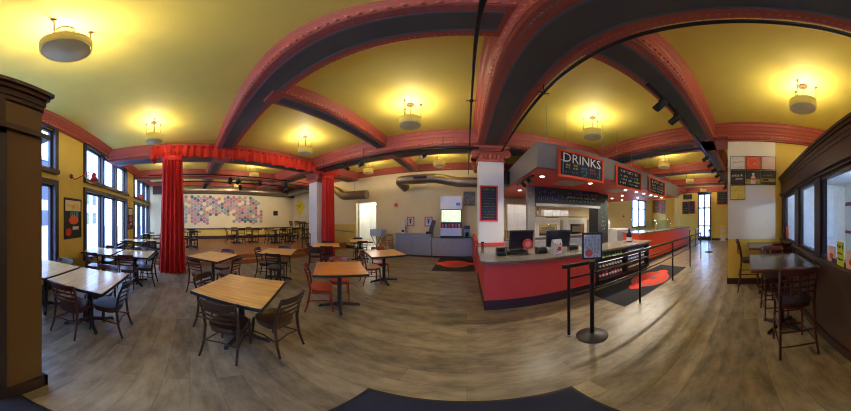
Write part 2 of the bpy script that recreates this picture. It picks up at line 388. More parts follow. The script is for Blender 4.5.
# ---- south windows
def win(n,x0,x1,z0,z1,npane,y=YS):
    fr=.09; mb=MB()
    mb.box(x0-.06,x1+.06,y-.02,y+.05,z1,z1+.1).box(x0-.06,x1+.06,y-.02,y+.09,z0-.1,z0)
    mb.box(x0-.06,x0+.05,y-.15,y+.05,z0,z1).box(x1-.05,x1+.06,y-.15,y+.05,z0,z1)
    w=(x1-x0)/npane
    for i in range(1,npane): mb.box(x0+w*i-.07,x0+w*i+.07,y-.15,y+.04,z0,z1)
    for i in range(npane):   # inner sash of every light
        a=x0+w*i+.06;b=x0+w*(i+1)-.06
        mb.box(a,a+.05,y-.12,y-.05,z0,z1).box(b-.05,b,y-.12,y-.05,z0,z1).box(a,b,y-.12,y-.05,z0,z0+.06).box(a,b,y-.12,y-.05,z1-.06,z1)
    o=struct(mb.obj('window_%d'%n,M_frame)); MB().box(x0,x1,y-.09,y-.08,z0,z1).obj('pane',M_glass,o); return o
k=1
for x0,x1 in((-11.25,-8.2),(-7.1,-3.96),(-2.82,.3)):
    win(k,x0,x1,.55,2.36,3); win(k+1,x0,x1,2.7,3.73,3); k+=2
# north-east window and doors
o=struct(MB().box(10.15,10.25,YN-.03,YN+.1,.95,3.05).box(11.95,12.05,YN-.03,YN+.1,.95,3.05).box(10.2,12,YN-.03,YN+.1,2.95,3.05).box(10.2,12,YN-.03,YN+.1,.95,1.05).box(11.05,11.15,YN,YN+.1,1,3).box(10.2,12,YN,YN+.1,2.3,2.36).obj('window_7',M_frame))
MB().box(10.2,12,YN+.05,YN+.06,1,3).obj('pane',M_glass,o)
mb=MB()
for y in(2.5,2.97,3.4): mb.box(XE-.06,XE+.1,y-.05 if y<3.4 else y-.02,y+.06,0,3.5)
for z in(0,1.0,2.36,3.42): mb.box(XE-.05,XE+.1,2.45,3.46,z,z+.12 if z!=0 else .28)
mb.box(XE-.05,XE+.1,2.4,3.5,3.5,3.62)
o=struct(mb.obj('door_1',M_frame)); MB().box(XE+.03,XE+.04,2.5,3.45,.1,3.5).obj('pane',M_glass,o)
MB().tube([(XE-.09,2.9,.9),(XE-.09,2.9,1.3)],.012,8).obj('handle',M_chrome,o)
# ---- entrance vestibule behind the camera
VY=-.95; VZ=2.6
mb=MB().use(mat('olive_brown_paint',(112,84,40),.6,0,.04,2)); mb.box(-.78,-.5,VY,VY+.08,0,2.42); mb.box(-.78,-.70,YS,VY,0,2.42)
struct(mb.obj('wall_vestibule'))
mb=MB().use(M_dkwood)
mb.box(.62,4.15,VY,VY+.06,0,1.1)                       # dark boarding under the windows
mb.box(.62,4.15,VY,VY+.07,2.13,2.42); mb.box(-.5,.62,VY-.03,VY+.085,2.2,2.42)
mb.box(-.785,-.70,YS,VY,2.4,2.42)
for z0,z1,d in((2.13,2.2,.09),(2.40,2.46,.06),(2.46,2.52,.07),(2.52,2.56,.09),(2.56,2.6,.11)):
    mb.box(-.74-d,4.15,VY,VY+.02+d,z0 if z0>2.2 else 2.16,z1)
    if z0>2.2: mb.box(-.74-d,-.68,YS,VY,z0,z1)
for x in(1.2,2.1,3.0,3.95): mb.box(x-.02,x+.02,VY+.06,VY+.075,.15,1.08)
struct(mb.obj('trim_41'))
mb=MB().use(M_base); mb.box(-.81,-.5,VY+.08,VY+.105,0,.17); mb.box(-.81,-.78,YS,VY+.105,0,.17); mb.box(.62,4.12,VY+.06,VY+.085,0,.14); struct(mb.obj('baseboard_vestibule'))
struct(MB().box(-.73,4.15,YS,VY+.0,2.5,2.6).obj('ceiling_vestibule',M_white))
mb=MB().use(M_tile); mb.box(3.2,4.15,YS,YS+.03,0,2.5); mb.box(.3,.9,YS,YS+.03,0,2.5); mb.box(4.12,4.15,YS,VY,0,2.5)
mb.use(M_maroon); mb.box(3.2,4.14,YS+.03,YS+.035,1.95,2.05); mb.box(3.2,4.14,YS+.03,YS+.035,1.2,1.28); mb.box(.3,.9,YS+.03,YS+.035,1.95,2.05)
struct(mb.obj('wall_tiles'))
mb=MB()
edges=[.62,1.04,1.96,2.2,2.79,3.1,3.87,4.15]
mb.box(.62,1.06,VY-.02,VY+.05,1.1,2.13); mb.box(1.96,2.14,VY-.04,VY+.05,1.1,2.13); mb.box(2.83,3.06,VY-.04,VY+.05,1.1,2.13); mb.box(3.9,4.15,VY-.04,VY+.05,1.1,2.13)
for a,b in((1.06,1.96),(2.14,2.83),(3.06,3.9)):
    mb.box(a,a+.04,VY-.03,VY+.02,1.15,2.1).box(b-.04,b,VY-.03,VY+.02,1.15,2.1).box(a,b,VY-.03,VY+.03,1.1,1.17).box(a,b,VY-.03,VY+.03,2.08,2.14)
o=struct(mb.obj('window_8',M_frame))
MB().box(1.0,4.0,VY-.005,VY,1.12,2.12).obj('pane',M_glass,o)
MB().box(.62,4.15,VY-.04,VY+.1,1.08,1.12).obj('sill',M_dkwood,o)
# entry door frame, and the street door across the vestibule
mb=MB(); mb.box(-.5,-.44,VY-.03,VY+.1,0,2.2).box(.56,.62,VY-.03,VY+.1,0,2.2).box(-.5,.62,VY-.03,VY+.1,2.12,2.2)
struct(mb.obj('door_2',M_frame))
mb=MB()
for x in(.9,2.0,3.12): mb.box(x,x+.09,YS-.1,YS,0,2.3)
mb.box(.9,3.2,YS-.1,YS,0,.2).box(.9,3.2,YS-.1,YS,2.2,2.3).box(.9,3.2,YS-.1,YS,1.95,2.02)
o=struct(mb.obj('door_3',M_frame)); MB().box(.95,3.15,YS-.06,YS-.05,.1,2.25).obj('pane',M_glass,o)
# ---- stage
mb=MB().use(M_stagewood); mb.box(XW,-6.1,-1.2,YN,0,.3); mb.box(-6.1,-5.85,-1.15,4.55,0,.15); mb.box(-6.12,-6.07,-1.2,YN,.26,.305); mb.box(-5.87,-5.83,-1.15,4.55,.11,.155)
struct(mb.obj('floor_stage'))
# ---- outside: pavement, road and the pale buildings across the street
struct(MB().box(-40,40,-30,YS-.2,-.25,-.12).obj('ground_street',M_walk))
def building(x0,x1,z,lab,y=-15,face=1,rot=0,loc=(0,0,0),m=M_facade):
    t=thing('building',lab,'building',loc,rot)
    mb=MB().use(m); mb.box(x0,x1,y-4,y,-.12,z); mb.box(x0-.1,x1+.1,y-4,y+.25,z-.4,z)
    mb.obj('facade',parent=t)
    for i in range(int((x1-x0)/2.2)):
        for j in range(int(z/3)): 
            xx=x0+.6+i*2.2; MB().box(xx,xx+1.1,y,y+.03,.8+j*3,2.6+j*3).obj('window',M_screen,t)
building(-26,-12,9,'pale stone building across the street beyond the far windows'); building(-11.5,-1,7,'pale stone building across the street beyond the middle windows')
building(0,14,8,'pale stone building across the street facing the entrance')
struct(MB().box(13.4,30,-2,12,-.25,-.12).obj('ground_side_street',M_walk))
# ------------------------------------------------------------------ entry mats
def mat_thing(x0,x1,y0,y1,m,label,logo=None):
    t=thing('floor_mat',label,'mat',((x0+x1)/2,(y0+y1)/2,0)); w=(x1-x0)/2;h=(y1-y0)/2
    MB().box(-w,w,-h,h,.001,.009).obj('carpet',m,t,bevel=.003)
    MB().box(-w-.02,w+.02,-h-.02,h+.02,.0005,.005).obj('rubber_edge',M_black,t)
    if logo:
        cx,cy,r,rx=logo; mb=MB().use(M_logo)
        mb.lathe([(r,.009),(r,.0105)],40,(cx,cy,0),rx,1)
        for s in(-1,1):
            mb.poly([(cx+s*(r*rx*.75),cy-r*.42),(cx+s*(r*rx*1.22),cy-r*.30),(cx+s*(r*rx*1.38),cy),(cx+s*(r*rx*1.22),cy+r*.3),(cx+s*(r*rx*.75),cy+r*.42)],(.009,.0103),2)
        mb.obj('printed_logo',parent=t)
        g=MB(); n_=48
        g.add([(cx+r*k*rx*math.cos(2*PI*i/n_),cy+r*k*math.sin(2*PI*i/n_),.0112) for k in(.78,.86) for i in range(n_)],[(i,(i+1)%n_,n_+(i+1)%n_,n_+i) for i in range(n_)])
        for a in range(5): g.bar((cx-r*.1,cy-r*.15,.0112),(cx+r*rx*.6*math.cos(.2+a*.22),cy+r*.6*math.sin(-.5+a*.3),.0112),.03,.001)
        g.bar((cx-r*.5,cy+r*.35,.0112),(cx-r*.05,cy-r*.15,.0112),.04,.001)
        g.obj('printed_pattern',M_greyl,t)
    return t
mat_thing(-.575,.62,-.92,.93,M_navy,'dark navy entrance carpet mat just inside the door')
mat_thing(-1.05,.22,5.2,6.98,M_mat,'charcoal mat with a red emblem before the drink station',(0,0,.5,1.0))
mat_thing(2.3,5.35,1.85,2.72,M_mat,'charcoal mat with a red emblem along the merchandise shelves',(0.1,0,.42,1.55))
# ------------------------------------------------------------------ tables and chairs
def make_table(name,top,edge,size,height,basearm=.33,cat='table',rot45=True):
    t=thing(name,'table',cat); s=size/2
    MB().box(-s,s,-s,s,height-.032,height).obj('tabletop',top,t,bevel=.004)
    MB().box(-s-.006,s+.006,-s-.006,s+.006,height-.045,height-.006).obj('edge_band',edge,t,bevel=.004)
    MB().lathe([(.038,.06),(.038,height-.05)],16).obj('pedestal',M_iron,t)
    MB().box(-.2,.2,-.03,.03,height-.06,height-.045).box(-.03,.03,-.2,.2,height-.06,height-.045).obj('mounting_plate',M_iron,t)
    mb=MB()
    for i in range(4):
        a=i*PI/2+(PI/4 if rot45 else 0)
        mb.tube([(0.03*math.cos(a),.03*math.sin(a),.07),(basearm*.7*math.cos(a),basearm*.7*math.sin(a),.035),(basearm*math.cos(a),basearm*math.sin(a),.03)],[.034,.028,.024],8)
        mb.lathe([(.022,0),(.026,.012),(.02,.02)],10,(basearm*math.cos(a),basearm*math.sin(a),0))
    mb.lathe([(.07,.035),(.06,.09),(.04,.1)],14)
    mb.obj('base',M_iron,t); return t
def make_chair(name,m,seatm,label='chair',seat_z=.45,back_z=.82,stool=False):
    t=thing(name,label,'chair' if not stool else 'stool'); w=.2
    # seat: rounded plate, front at +Y
    out=[]
    for a in range(28):
        th=2*PI*a/28; c,s_=math.cos(th),math.sin(th)
        out.append((.205*math.copysign(abs(c)**.62,c),.2*math.copysign(abs(s_)**.62,s_)*(1 if s_>0 else .95)))
    MB().poly(out,(seat_z-.03,seat_z),2).obj('seat',seatm,t,bevel=.008)
    MB().poly([(x*.93,y*.93) for x,y in out],(seat_z-.075,seat_z-.03),2).obj('seat_frame',m,t)
    for sx in(-1,1):
        MB().tube([(sx*.21,-.27,0),(sx*.195,-.21,seat_z*.45),(sx*.19,-.185,seat_z),(sx*.195,-.215,seat_z+(back_z-seat_z)*.5),(sx*.2,-.275,back_z-.02)],[.015,.017,.02,.018,.015],8).obj('rear_leg',m,t)
        MB().tube([(sx*.19,.2,0),(sx*.175,.165,seat_z-.03)],[.013,.02],8).obj('leg',m,t)
    bh=back_z-seat_z
    t.scale=(.88,.93,1)
    def curved(z0,z1,y0,y1,bow=.05,th=.018):
        pts=[]; mb=MB(); N=8
        for i in range(N+1):
            u=-1+2*i/N; x=u*.2; yb=-bow*(1-u*u)
            pts.append((x,yb))
        vs=[];
        for x,yb in pts: vs+=[(x,y0+yb,z0),(x,y0+yb-th,z0),(x,y1+yb-th,z1),(x,y1+yb,z1)]
        fs=[]
        for i in range(N):
            for k in range(4): fs.append((i*4+k,i*4+(k+1)%4,(i+1)*4+(k+1)%4,(i+1)*4+k))
        fs+= [(0,1,2,3)[::-1],tuple(N*4+k for k in range(4))]
        return mb.add(vs,fs)
    def by(z): u=(z-seat_z)/bh; return -.18-.085*u
    curved(back_z-.075,back_z,by(back_z-.075),by(back_z)).obj('top_rail',m,t,bevel=.004)
    for i,u in enumerate((.30,.47,.64)):
        z=seat_z+bh*u; curved(z,z+.025,by(z),by(z+.025),.04,.012).obj('slat',m,t)
    if stool:
        for x in(-.09,0,.09): MB().box(x-.012,x+.012,by(seat_z+bh*.5)-.055,by(seat_z+bh*.5)-.04,seat_z+bh*.28,back_z-.06).obj('spindle',m,t)
        for z in(.2,.42):
            for p,q in(((-.2,-.25,z),(-.185,.19,z)),((.2,-.25,z),(.185,.19,z)),((-.19,.19,z+.03),(.19,.19,z+.03)),((-.2,-.24,z-.02),(.2,-.24,z-.02))): MB().tube([p,q],.011,8).obj('stretcher',m,t)
    else:
        z=.22
        for P in([(-.185,.18,z),(-.16,.0,z),(-.2,-.235,z)],[(.185,.18,z),(.16,0,z),(.2,-.235,z)],[(-.19,-.22,z+.03),(0,-.19,z+.03),(.19,-.22,z+.03)]): MB().tube(P,.01,8).obj('stretcher',m,t)
    return t
pineT=make_table('dining_table',M_pine,M_black,.82,.76,rot45=False)
paleT=make_table('dining_table',M_pinelight,M_black,.82,.76)
orangeT=make_table('dining_table',M_pineor,M_black,.82,.76,rot45=False)
P45=PI/4; R=-1.571
def pine(x,y,lab,rot=P45,z=0,proto=None): return place(proto or pineT,(x,y,z),rot,lab)
CH=dict(brown=make_chair('dining_chair',M_brown,M_brown),dark=make_chair('dining_chair',M_blkch,M_vinyl),mahog=make_chair('dining_chair',M_mahog,M_mahog),red=make_chair('dining_chair',M_redch,M_redseat),pad=make_chair('dining_chair',M_redch,M_tan),black=make_chair('dining_chair',M_iron,M_vinyl))
WORD=dict(brown='dark brown ladder-back chair',dark='black-brown ladder-back chair',mahog='mahogany ladder-back chair',red='red ladder-back chair',pad='red ladder-back chair with tan seat',black='black ladder-back chair')
def chair(kind,x,y,face,where,z=0,group=None):
    # x,y is the foot of the backrest; face = direction (dx,dy) the sitter looks
    d=math.atan2(face[1],face[0]); fx,fy=math.cos(d),math.sin(d)
    return place(CH[kind],(x+fx*.27,y+fy*.27,z),d-PI/2,WORD[kind]+' '+where,group)
# diagonal tables in the open floor
pine(-1.96,.59,'square knotty pine table in the open floor, nearest the entrance mat')
pine(-3.93,.52,'square pine table beside the foot of the big red curtain')
pine(-1.96,2.22,'square orange-toned pine table flanked by red chairs',proto=orangeT)
pine(-3.97,2.18,'square pine table close to the stage step, ringed by dark chairs')
pine(-1.96,3.85,'square pine table in front of the white folding tray stand')
pine(-4.03,3.93,'square pine table before the narrow curtain and stair rail')
pine(-3.85,5.55,'small pine table by the lit hall opening')
chair('brown',-1.50,.22,(-.80,.62),'on the entrance-mat side of the nearest pine table')
chair('brown',-1.41,.95,(-.95,-.32),'on the aisle side of the nearest pine table')
chair('brown',-2.42,.16,(.7,.7),'behind the nearest pine table, towards the curtain')
chair('mahog',-3.46,.04,(-.7,.7),'near side of the table by the curtain foot')
chair('mahog',-3.42,.98,(-.7,-.7),'turned to the table by the curtain foot, aisle side')
chair('mahog',-4.35,.96,(.7,-.7),'stage side of the table by the curtain foot')
chair('red',-2.32,1.77,(.68,.73),'at the side of the orange-toned pine table')
chair('red',-2.38,2.66,(.7,-.7),'pushed in behind the orange-toned pine table')
chair('dark',-3.50,1.76,(-.7,.7),'on the near side of the table by the stage step')
chair('dark',-4.38,1.74,(.7,.7),'seen side-on at the table by the stage step')
chair('dark',-4.36,2.60,(.7,-.7),'between the stage step and its nearest table')
chair('pad',-2.36,3.42,(.68,.73),'beside the table before the white tray stand')
chair('red',-2.38,4.28,(.7,-.7),'behind the table before the white tray stand')
chair('mahog',-3.58,3.50,(-.7,.7),'on the near side of the table before the stair rail')
chair('mahog',-4.45,3.49,(.7,.7),'seen side-on at the table before the stair rail')
chair('black',-4.42,4.36,(.7,-.7),'behind the table before the stair rail')
chair('black',-3.45,5.13,(-.7,.7),'at the small table by the hall opening')
chair('black',-4.26,5.97,(.7,-.7),'behind the small table by the hall opening')
# paired tables along the windows
WT=[(-2.04,'first'),(-4.05,'second'),(-6.6,'third'),(-9.3,'fourth')]
for X,w in WT:
    place(paleT,(X,-1.3,0),0,'pale pine table on the aisle side of the %s window pair'%w)
    place(paleT,(X,-2.18,0),0,'pale pine table against the window wall, %s pair'%w)
for X,w,ks in((-2.04,'first',('mahog','mahog','dark','dark')),(-4.05,'second',('mahog','mahog','dark','mahog')),(-6.6,'third',('mahog','mahog','mahog','dark')),(-9.3,'fourth',('mahog','mahog','dark','dark'))):
    chair(ks[0],X+.53,-1.36,(-1,0),'on the entrance side of the %s aisle-side table'%w)
    chair(ks[1],X-.55,-1.3,(1,0),'beyond the %s aisle-side table'%w)
    chair(ks[3],X+.6,-2.2,(-1,0),'on the entrance side of the %s window-side table'%w)
    chair(ks[2],X-.56,-2.2,(1,0),'beyond the %s window-side table'%w)
chair('dark',-2.03,-.73,(.02,-1),'at the aisle end of the first window pair')
chair('dark',-4.05,-.76,(0,-1),'at the aisle end of the second window pair')
# stage tables
ST=[(-7.9,.05,'by the curtain'),(-9.0,2.45,'under the hexagon mural'),(-8.2,4.35,'before the yellow diamond sign')]
for i,(x,y,w) in enumerate(ST):
    place(paleT,(x,y,.3),0,'pale pine stage table '+w)
    if i: place(paleT,(x-.0,y+.86,.3),0,'second pale pine stage table '+w)
    for dx,dy,fx in((.58,.1,-1),(-.58,0,1)):
        chair('dark',x+dx,y+dy,(fx,0),('facing the mural, stage table ' if fx<0 else 'back to the mural, stage table ')+w,.3)
    if i:
        for dx,fx in((.58,-1),(-.58,1)):
            chair('mahog',x+dx,y+.85,(fx,0),('back to mural, second table ' if fx>0 else 'facing the mural, second table ')+w,.3)
    chair('dark',x,y-.62,(0,1),'on the window side of the stage table '+w,.3)
# bar-height tables
barT=make_table('bar_table',M_table,mat('cherry_edge',(120,62,40),.35),.8,1.05,.26,rot45=True)
stoolP=make_chair('bar_stool',M_mahog,M_vinyl,seat_z=.74,back_z=1.15,stool=True)
stoolB=make_chair('bar_stool',M_blkch,M_vinyl,seat_z=.74,back_z=1.15,stool=True)
t1=place(barT,(2.26,-.48,0),0,'large dark bar-height table under the vestibule windows'); 
t2=place(barT,(3.72,-.5,0),0,'dark bar-height table in the corner by the poster wall')
def stool(p,x,y,face,lab,z=0):
    d=math.atan2(face[1],face[0]); return place(p,(x+math.cos(d)*.24,y+math.sin(d)*.24,z),d-PI/2,lab)
stool(stoolP,1.53,-.50,(1,0),'tall mahogany stool with lattice back, nearest the entrance')
stool(stoolP,2.86,-.46,(-1,0),'tall mahogany stool behind the large bar table, facing the entrance')
stool(stoolP,3.17,-.70,(1,0),'tall mahogany stool tucked in the corner bar table')
stool(stoolP,3.78,.12,(0,-1),'tall mahogany stool against the poster wall')
place(barT,(-8.9,6.75,.3),0,'dark bar-height table under the yellow diamond sign'); place(barT,(-7.6,6.75,.3),0,'dark bar-height table at the stage corner by the column')
for x in(-9.4,-8.4,-8.0,-7.1): stool(stoolB,x,6.05,(0,1),'black-brown bar stool along the stage bar tables',.3)['group']='stools at the stage bar tables'
stool(stoolB,-9.75,6.75,(1,0),'black-brown bar stool at the end of the stage bar tables by the mural',.3)
# ------------------------------------------------------------------ curtains, valance
def curtain(x,y,w,depth,z0,z1,folds,label,m=M_velvet,rot=PI/2,flare=1.12,gather=.8):
    t=thing('stage_curtain',label,'curtain',(x,y,0),rot); N=folds*10; rows=14; vs=[];fs=[]
    ring=2*N
    for j in range(rows+1):
        v=j/rows; z=z0+(z1-z0)*v; sc_=(flare+(gather-flare)*v**.7)
        for side in(1,-1):
            for i in range(N):
                u=i/N if side==1 else 1-i/N
                xx=(u-.5)*w*sc_; a=2*PI*folds*u
                amp=depth*.2*(1-.35*v)*(1+.4*math.sin(3.1*u*7+1.3*v))
                yy=side*depth*.5*math.sin(PI*min(max(u,.02),.98))**.5*(1-.3*v)+amp*math.sin(a+.5*math.sin(2.2*v+u*5))
                vs.append((xx,yy,z+(.01*math.sin(a) if j==0 else 0)))
    for j in range(rows):
        for i in range(ring): fs.append((j*ring+i,j*ring+(i+1)%ring,(j+1)*ring+(i+1)%ring,(j+1)*ring+i))
    MB().add(vs,fs,True).obj('curtain_fabric',m,t)
    mb=MB(); mb.lathe([(.5,z1-.28),(.54,z1-.2),(.5,z1-.12),(.46,z1-.1)],40,(0,0,0),w*gather*1.02,depth*.9); mb.obj('tie_band',m,t)
    return t
curtain(-5.15,-.52,.74,.34,.01,3.62,6,'full-length gathered red velvet curtain falling to the plank floor')
curtain(-5.18,5.17,.62,.26,.01,3.55,5,'narrow gathered red curtain in front of the north column',gather=.95,flare=1.0)
t=thing('curtain_valance','scalloped orange-red velvet valance along the stage opening','valance',(0,0,0))
N=560; rows=8; vs=[];fs=[]; y0,y1=-1.08,5.72
for side in(0,1):
    for j in range(rows+1):
        v=j/rows
        for i in range(N+1):
            u=i/N; yy=y0+(y1-y0)*u; a=2*PI*u*30+.8*math.sin(u*37)
            amp=.014+.06*v+.02*v*math.sin(u*91)
            top=3.91-.11*u; drop=.42+.03*math.sin(a*.5)+.02*math.sin(a)
            vs.append((-5.12+amp*math.sin(a+v*.8)+.03*v-.012*side-.06*u,yy+.012*math.cos(a)*v,top-drop*v))
n2=(rows+1)*(N+1)
for sgn in(0,1):
    for j in range(rows):
        for i in range(N):
            b=sgn*n2+j*(N+1)+i; fs.append((b,b+1,b+N+2,b+N+1))
MB().add(vs,fs,True).obj('valance_fabric',M_velvet2,t)
mb=MB(); mb.tube([(-5.15,-1.15,3.83),(-5.21,5.75,3.78)],.022,10)
for y in(-.7,1.3,3.3,5.4): mb.tube([(-5.17,y,3.83),(-5.17,y,4.0)],.008,6)
mb.obj('rail',M_blackmet,t)
# swag end of the valance at the window side
vs=[];fs=[];N=60
for side in(0,1):
    for j in range(7):
        v=j/6
        for i in range(N+1):
            u=i/N;a=2*PI*u*5
            vs.append((-5.12-u*.5+0,-1.12+(.02+.04*v)*math.sin(a)-.012*side,3.88-.44*v))
n2=7*(N+1)
for sgn in(0,1):
    for j in range(6):
        for i in range(N): b=sgn*n2+j*(N+1)+i; fs.append((b,b+1,b+N+2,b+N+1))
MB().add(vs,fs,True).obj('valance_return',M_velvet2,t)
# ------------------------------------------------------------------ ceiling lamps
def make_lamp():
    t=thing('pendant_lamp','lamp','lamp')
    MB().lathe([(.188,.003),(.195,0),(.2,.01),(.2,.165),(.19,.165),(.187,.012)],40,(0,0,-.56),cap=False).obj('lamp_drum',M_lampdrum,t)
    MB().lathe([(.0,.012),(.186,.012),(.186,.004),(.0,-.004)],40,(0,0,-.56)).obj('diffuser',M_diff,t)
    MB().lathe([(.07,-.03),(.07,-.005),(.03,0)],20).obj('ceiling_canopy',mat('bronze_lamp_metal',(92,72,48),.4,.5),t)
    MB().tube([(0,0,-.01),(0,0,-.46)],.008,8).tube([(-.185,0,-.46),(.185,0,-.46)],.006,6).obj('stem',MC['bronze_lamp_metal'],t)
    for a in(.3,.3+2*PI/3,.3+4*PI/3):
        mb=MB(); mb.tube([(.19*math.cos(a),.19*math.sin(a),-.005),(.19*math.cos(a),.19*math.sin(a),-.42)],.006,6); mb.lathe([(.02,-.03),(.02,0)],10,(.19*math.cos(a),.19*math.sin(a),0)); mb.obj('suspension_rod',MC['bronze_lamp_metal'],t)
    MB().lathe([(0,-.50),(.03,-.47),(.035,-.43),(.02,-.4),(0,-.39)],14).obj('bulb',M_bulb,t)
    return t
LP=make_lamp(); 
LAMPS=[(-1.0,-.85,'over the entrance end, above the dark vestibule crown'),(2.42,-.84,'over the bar tables by the poster wall'),(-3.86,-.8,'over the window tables before the curtain'),
 (-3.79,2.9,'over the tables beside the stage opening'),(-1.0,3.0,'in the middle bay before the white column'),(2.42,2.8,'above the drinks board'),(-3.7,5.9,'over the hall opening bay'),(-.93,5.9,'above the drink machine'),
 (5.54,2.7,'above the second menu board'),(8.45,2.68,'over the far end of the serving counter'),(-7.1,-.8,'over the third window tables'),(-7.1,2.7,'over the middle of the stage'),(-9.8,2.7,'before the hexagon mural'),(-7.1,6.0,'over the stage bar tables'),(-9.9,-.8,'over the farthest window tables'),(11.5,2.7,'before the far glass door'),(5.6,6.1,'over the kitchen')]
for x,y,w in LAMPS[:-1]:
    place(LP,(x,y,CZ),0,'round drum pendant lamp '+w)
def plight(x,y,z,e,r=.05,col=(1,.85,.6),kind='POINT',spot=None,aim=None,name='lamp_light'):
    l=bpy.data.lights.new(name,kind); l.energy=e; l.color=col; l.shadow_soft_size=r
    o=bpy.data.objects.new(name,l); C.objects.link(o); o.location=(x,y,z)
    if spot: l.spot_size=spot; l.spot_blend=.5
    if aim: o.rotation_euler=(Vector(aim)-Vector((x,y,z))).to_track_quat('-Z','Y').to_euler()
    return o
LAMP_E=15
for x,y,w in LAMPS[:-1]: plight(x,y,CZ-.32,LAMP_E,.04)
# ------------------------------------------------------------------ pipes, tracks, spotlights
def pipe(name,label,cat,pts,r,clamps,m=M_blackmet):
    t=thing(name,label,cat); MB().tube(pts,r,10).obj('pipe',m,t)
    for p in clamps: mb=MB(); mb.tube([p[:3],(p[0],p[1],CZ if len(p)<4 else p[3])],.008,6); mb.lathe([(.03,-.02),(.03,.02)],10,p[:3]); mb.tube([(p[0]-.07,p[1],p[2]),(p[0]+.07,p[1],p[2])],.009,6); mb.obj('hanger',m,t)
    return t
pipe('ceiling_pipe','long black pipe hung beside the main beam from vestibule to menu soffit','pipe',[(.88,-2.6,3.42),(.88,4.4,3.42)],.024,[(.88,-.9,3.42),(.88,1.9,3.42),(.88,3.9,3.42)])
pipe('ceiling_pipe','straight black pipe crossing the room towards the drink station','pipe',[(.06,-.8,3.5),(.06,4.3,3.5),(.045,7.1,3.42)],.016,[(.06,2.4,3.5),(.05,6.3,3.43)])
t=pipe('ceiling_pipe','black lighting pipe along the north side of the west bays','pipe',[(-4.9,4.36,3.46),(.3,4.36,3.46)],.03,[(-4.6,4.36,3.46,4),(-2.9,4.36,3.46,4),(-.6,4.36,3.46,4)])
pipe('lighting_pipe','front black lighting pipe over the stage','pipe',[(-6.7,-1.6,3.32),(-6.7,6.6,3.32)],.024,[(-6.7,-.6,3.32),(-6.7,2.2,3.32),(-6.7,5.7,3.32)])
pipe('lighting_pipe','rear black lighting pipe over the stage','pipe',[(-8.2,-1.6,3.36),(-8.2,6.6,3.36)],.024,[(-8.2,0,3.36),(-8.2,3,3.36)])
tr=thing('lighting_track','long black lighting track under the salmon beam beyond the menu boards','lighting track')
MB().box(1.7,10.4,1.01,1.06,3.48,3.52).obj('track_rail',M_blackmet,tr)
for x in(2.6,4.6,6.6,8.6): MB().tube([(x,1.035,3.52),(x,1.035,3.6)],.008,6).obj('hanger',M_blackmet,tr)
tr=thing('lighting_track','black lighting track running north under the poster wall beam','lighting track')
MB().box(4.32,4.37,1.1,4.4,3.46,3.5).obj('track_rail',M_blackmet,tr)
for y in(2,4): MB().tube([(4.345,y,3.5),(4.345,y,3.61)],.008,6).obj('hanger',M_blackmet,tr)
def make_spot(big=False):
    t=thing('spotlight','spot','spotlight'); r=.055 if not big else .085; L=.2 if not big else .24
    MB().tube([(0,0,0),(0,0,-.09)],.01,8).tube([(-.0,0,-.09),(0,0,-.1)],.03,10).obj('bracket',M_blackmet,t)
    T=Matrix.Rotation(math.radians(70),3,'Y')
    p=Vector((0,0,-.12-r)); d=Vector((math.sin(math.radians(62)),0,-math.cos(math.radians(62))))
    HD=MB().tube([p-d*L*.5,p-d*L*.45,p+d*L*.5],[r*.7,r,r*1.05],16).obj('lamp_head',M_black,t)
    MB().tube([p+d*L*.501,p+d*(L*.501+.004)],r*.85,16).obj('lens',M_diff,HD)
    return t
SP=make_spot(); SB=make_spot(True)
for i,(x,rz) in enumerate(((2.02,2.2),(2.5,2.3),(4.7,2.4),(5.35,2.4),(6.0,2.4),(6.8,2.3),(7.7,2.3),(9.6,2.3))):
    place(SP,(x,1.035,3.48),1.35,'black cylinder spotlight on the long track, number %s from the entrance'%('one two three four five six seven eight'.split()[i]))
for x,w in((-3.55,'nearer the curtain'),(-3.0,'in the middle'),(-1.1,'nearer the white column')): place(SP,(x,4.36,3.44),1.2 if x<-3.2 else -2,'black spotlight on the north lighting pipe, '+w)
for i,(x,y) in enumerate(((-6.7,-.35),(-6.7,1.55),(-6.7,1.9),(-6.7,2.8),(-6.7,4.0),(-8.2,.7),(-8.2,2.4),(-8.2,4.9))):
    place(SB,(x,y,3.31 if x>-7 else 3.35),PI+.4*(i%3-1),'round black stage light on the lighting pipes over the stage','stage lights')
# ------------------------------------------------------------------ ducts
def duct(label,pts,r):
    t=thing('air_duct',label,'duct')
    P=[];
    pts=[Vector(p) for p in pts]
    for i,p in enumerate(pts):
        if 0<i<len(pts)-1:
            a=(pts[i-1]-p).normalized();b=(pts[i+1]-p).normalized()
            for k in range(5):
                u=k/4; P.append((p+a*r*1.1*(1-u)**2)+b*r*1.1*u**2)
        else: P.append(p)
    MB().tube(P,r,24).obj('duct_body',M_duct,t)
    mb=MB()
    for i in range(len(pts)-1):
        d=pts[i+1]-pts[i]; L=d.length; n=int(L/.32)
        for k in range(1,n):
            c=pts[i]+d*(k/n); mb.tube([c-d.normalized()*.012,c+d.normalized()*.012],r*1.03,24)
    mb.obj('seam',M_duct,t)
    for i in range(len(pts)-1):
        c=(pts[i]+pts[i+1])/2
        if (pts[i+1]-pts[i]).length>1.2: MB().tube([c+Vector((0,0,r)),(c.x,c.y,CZ)],.008,6).obj('hanger_rod',M_steel,t)
    return t
duct('dark galvanised duct crossing above the drink station',[(-2.6,7.2,2.95),(-2.75,6.7,3.18),(-1.2,6.6,3.18),(-.35,6.55,2.98),(1.6,6.55,2.95)],.19)
MB().box(-2.0,-1.5,6.38,6.42,3.14,3.24).obj('duct_grille',M_black,bpy.data.objects['air_duct'])
duct('galvanised duct dropping beside the narrow curtain',[(-6.9,6.9,3.3),(-6.2,6.8,3.1),(-5.6,6.6,2.72),(-4.2,6.6,2.68)],.2)
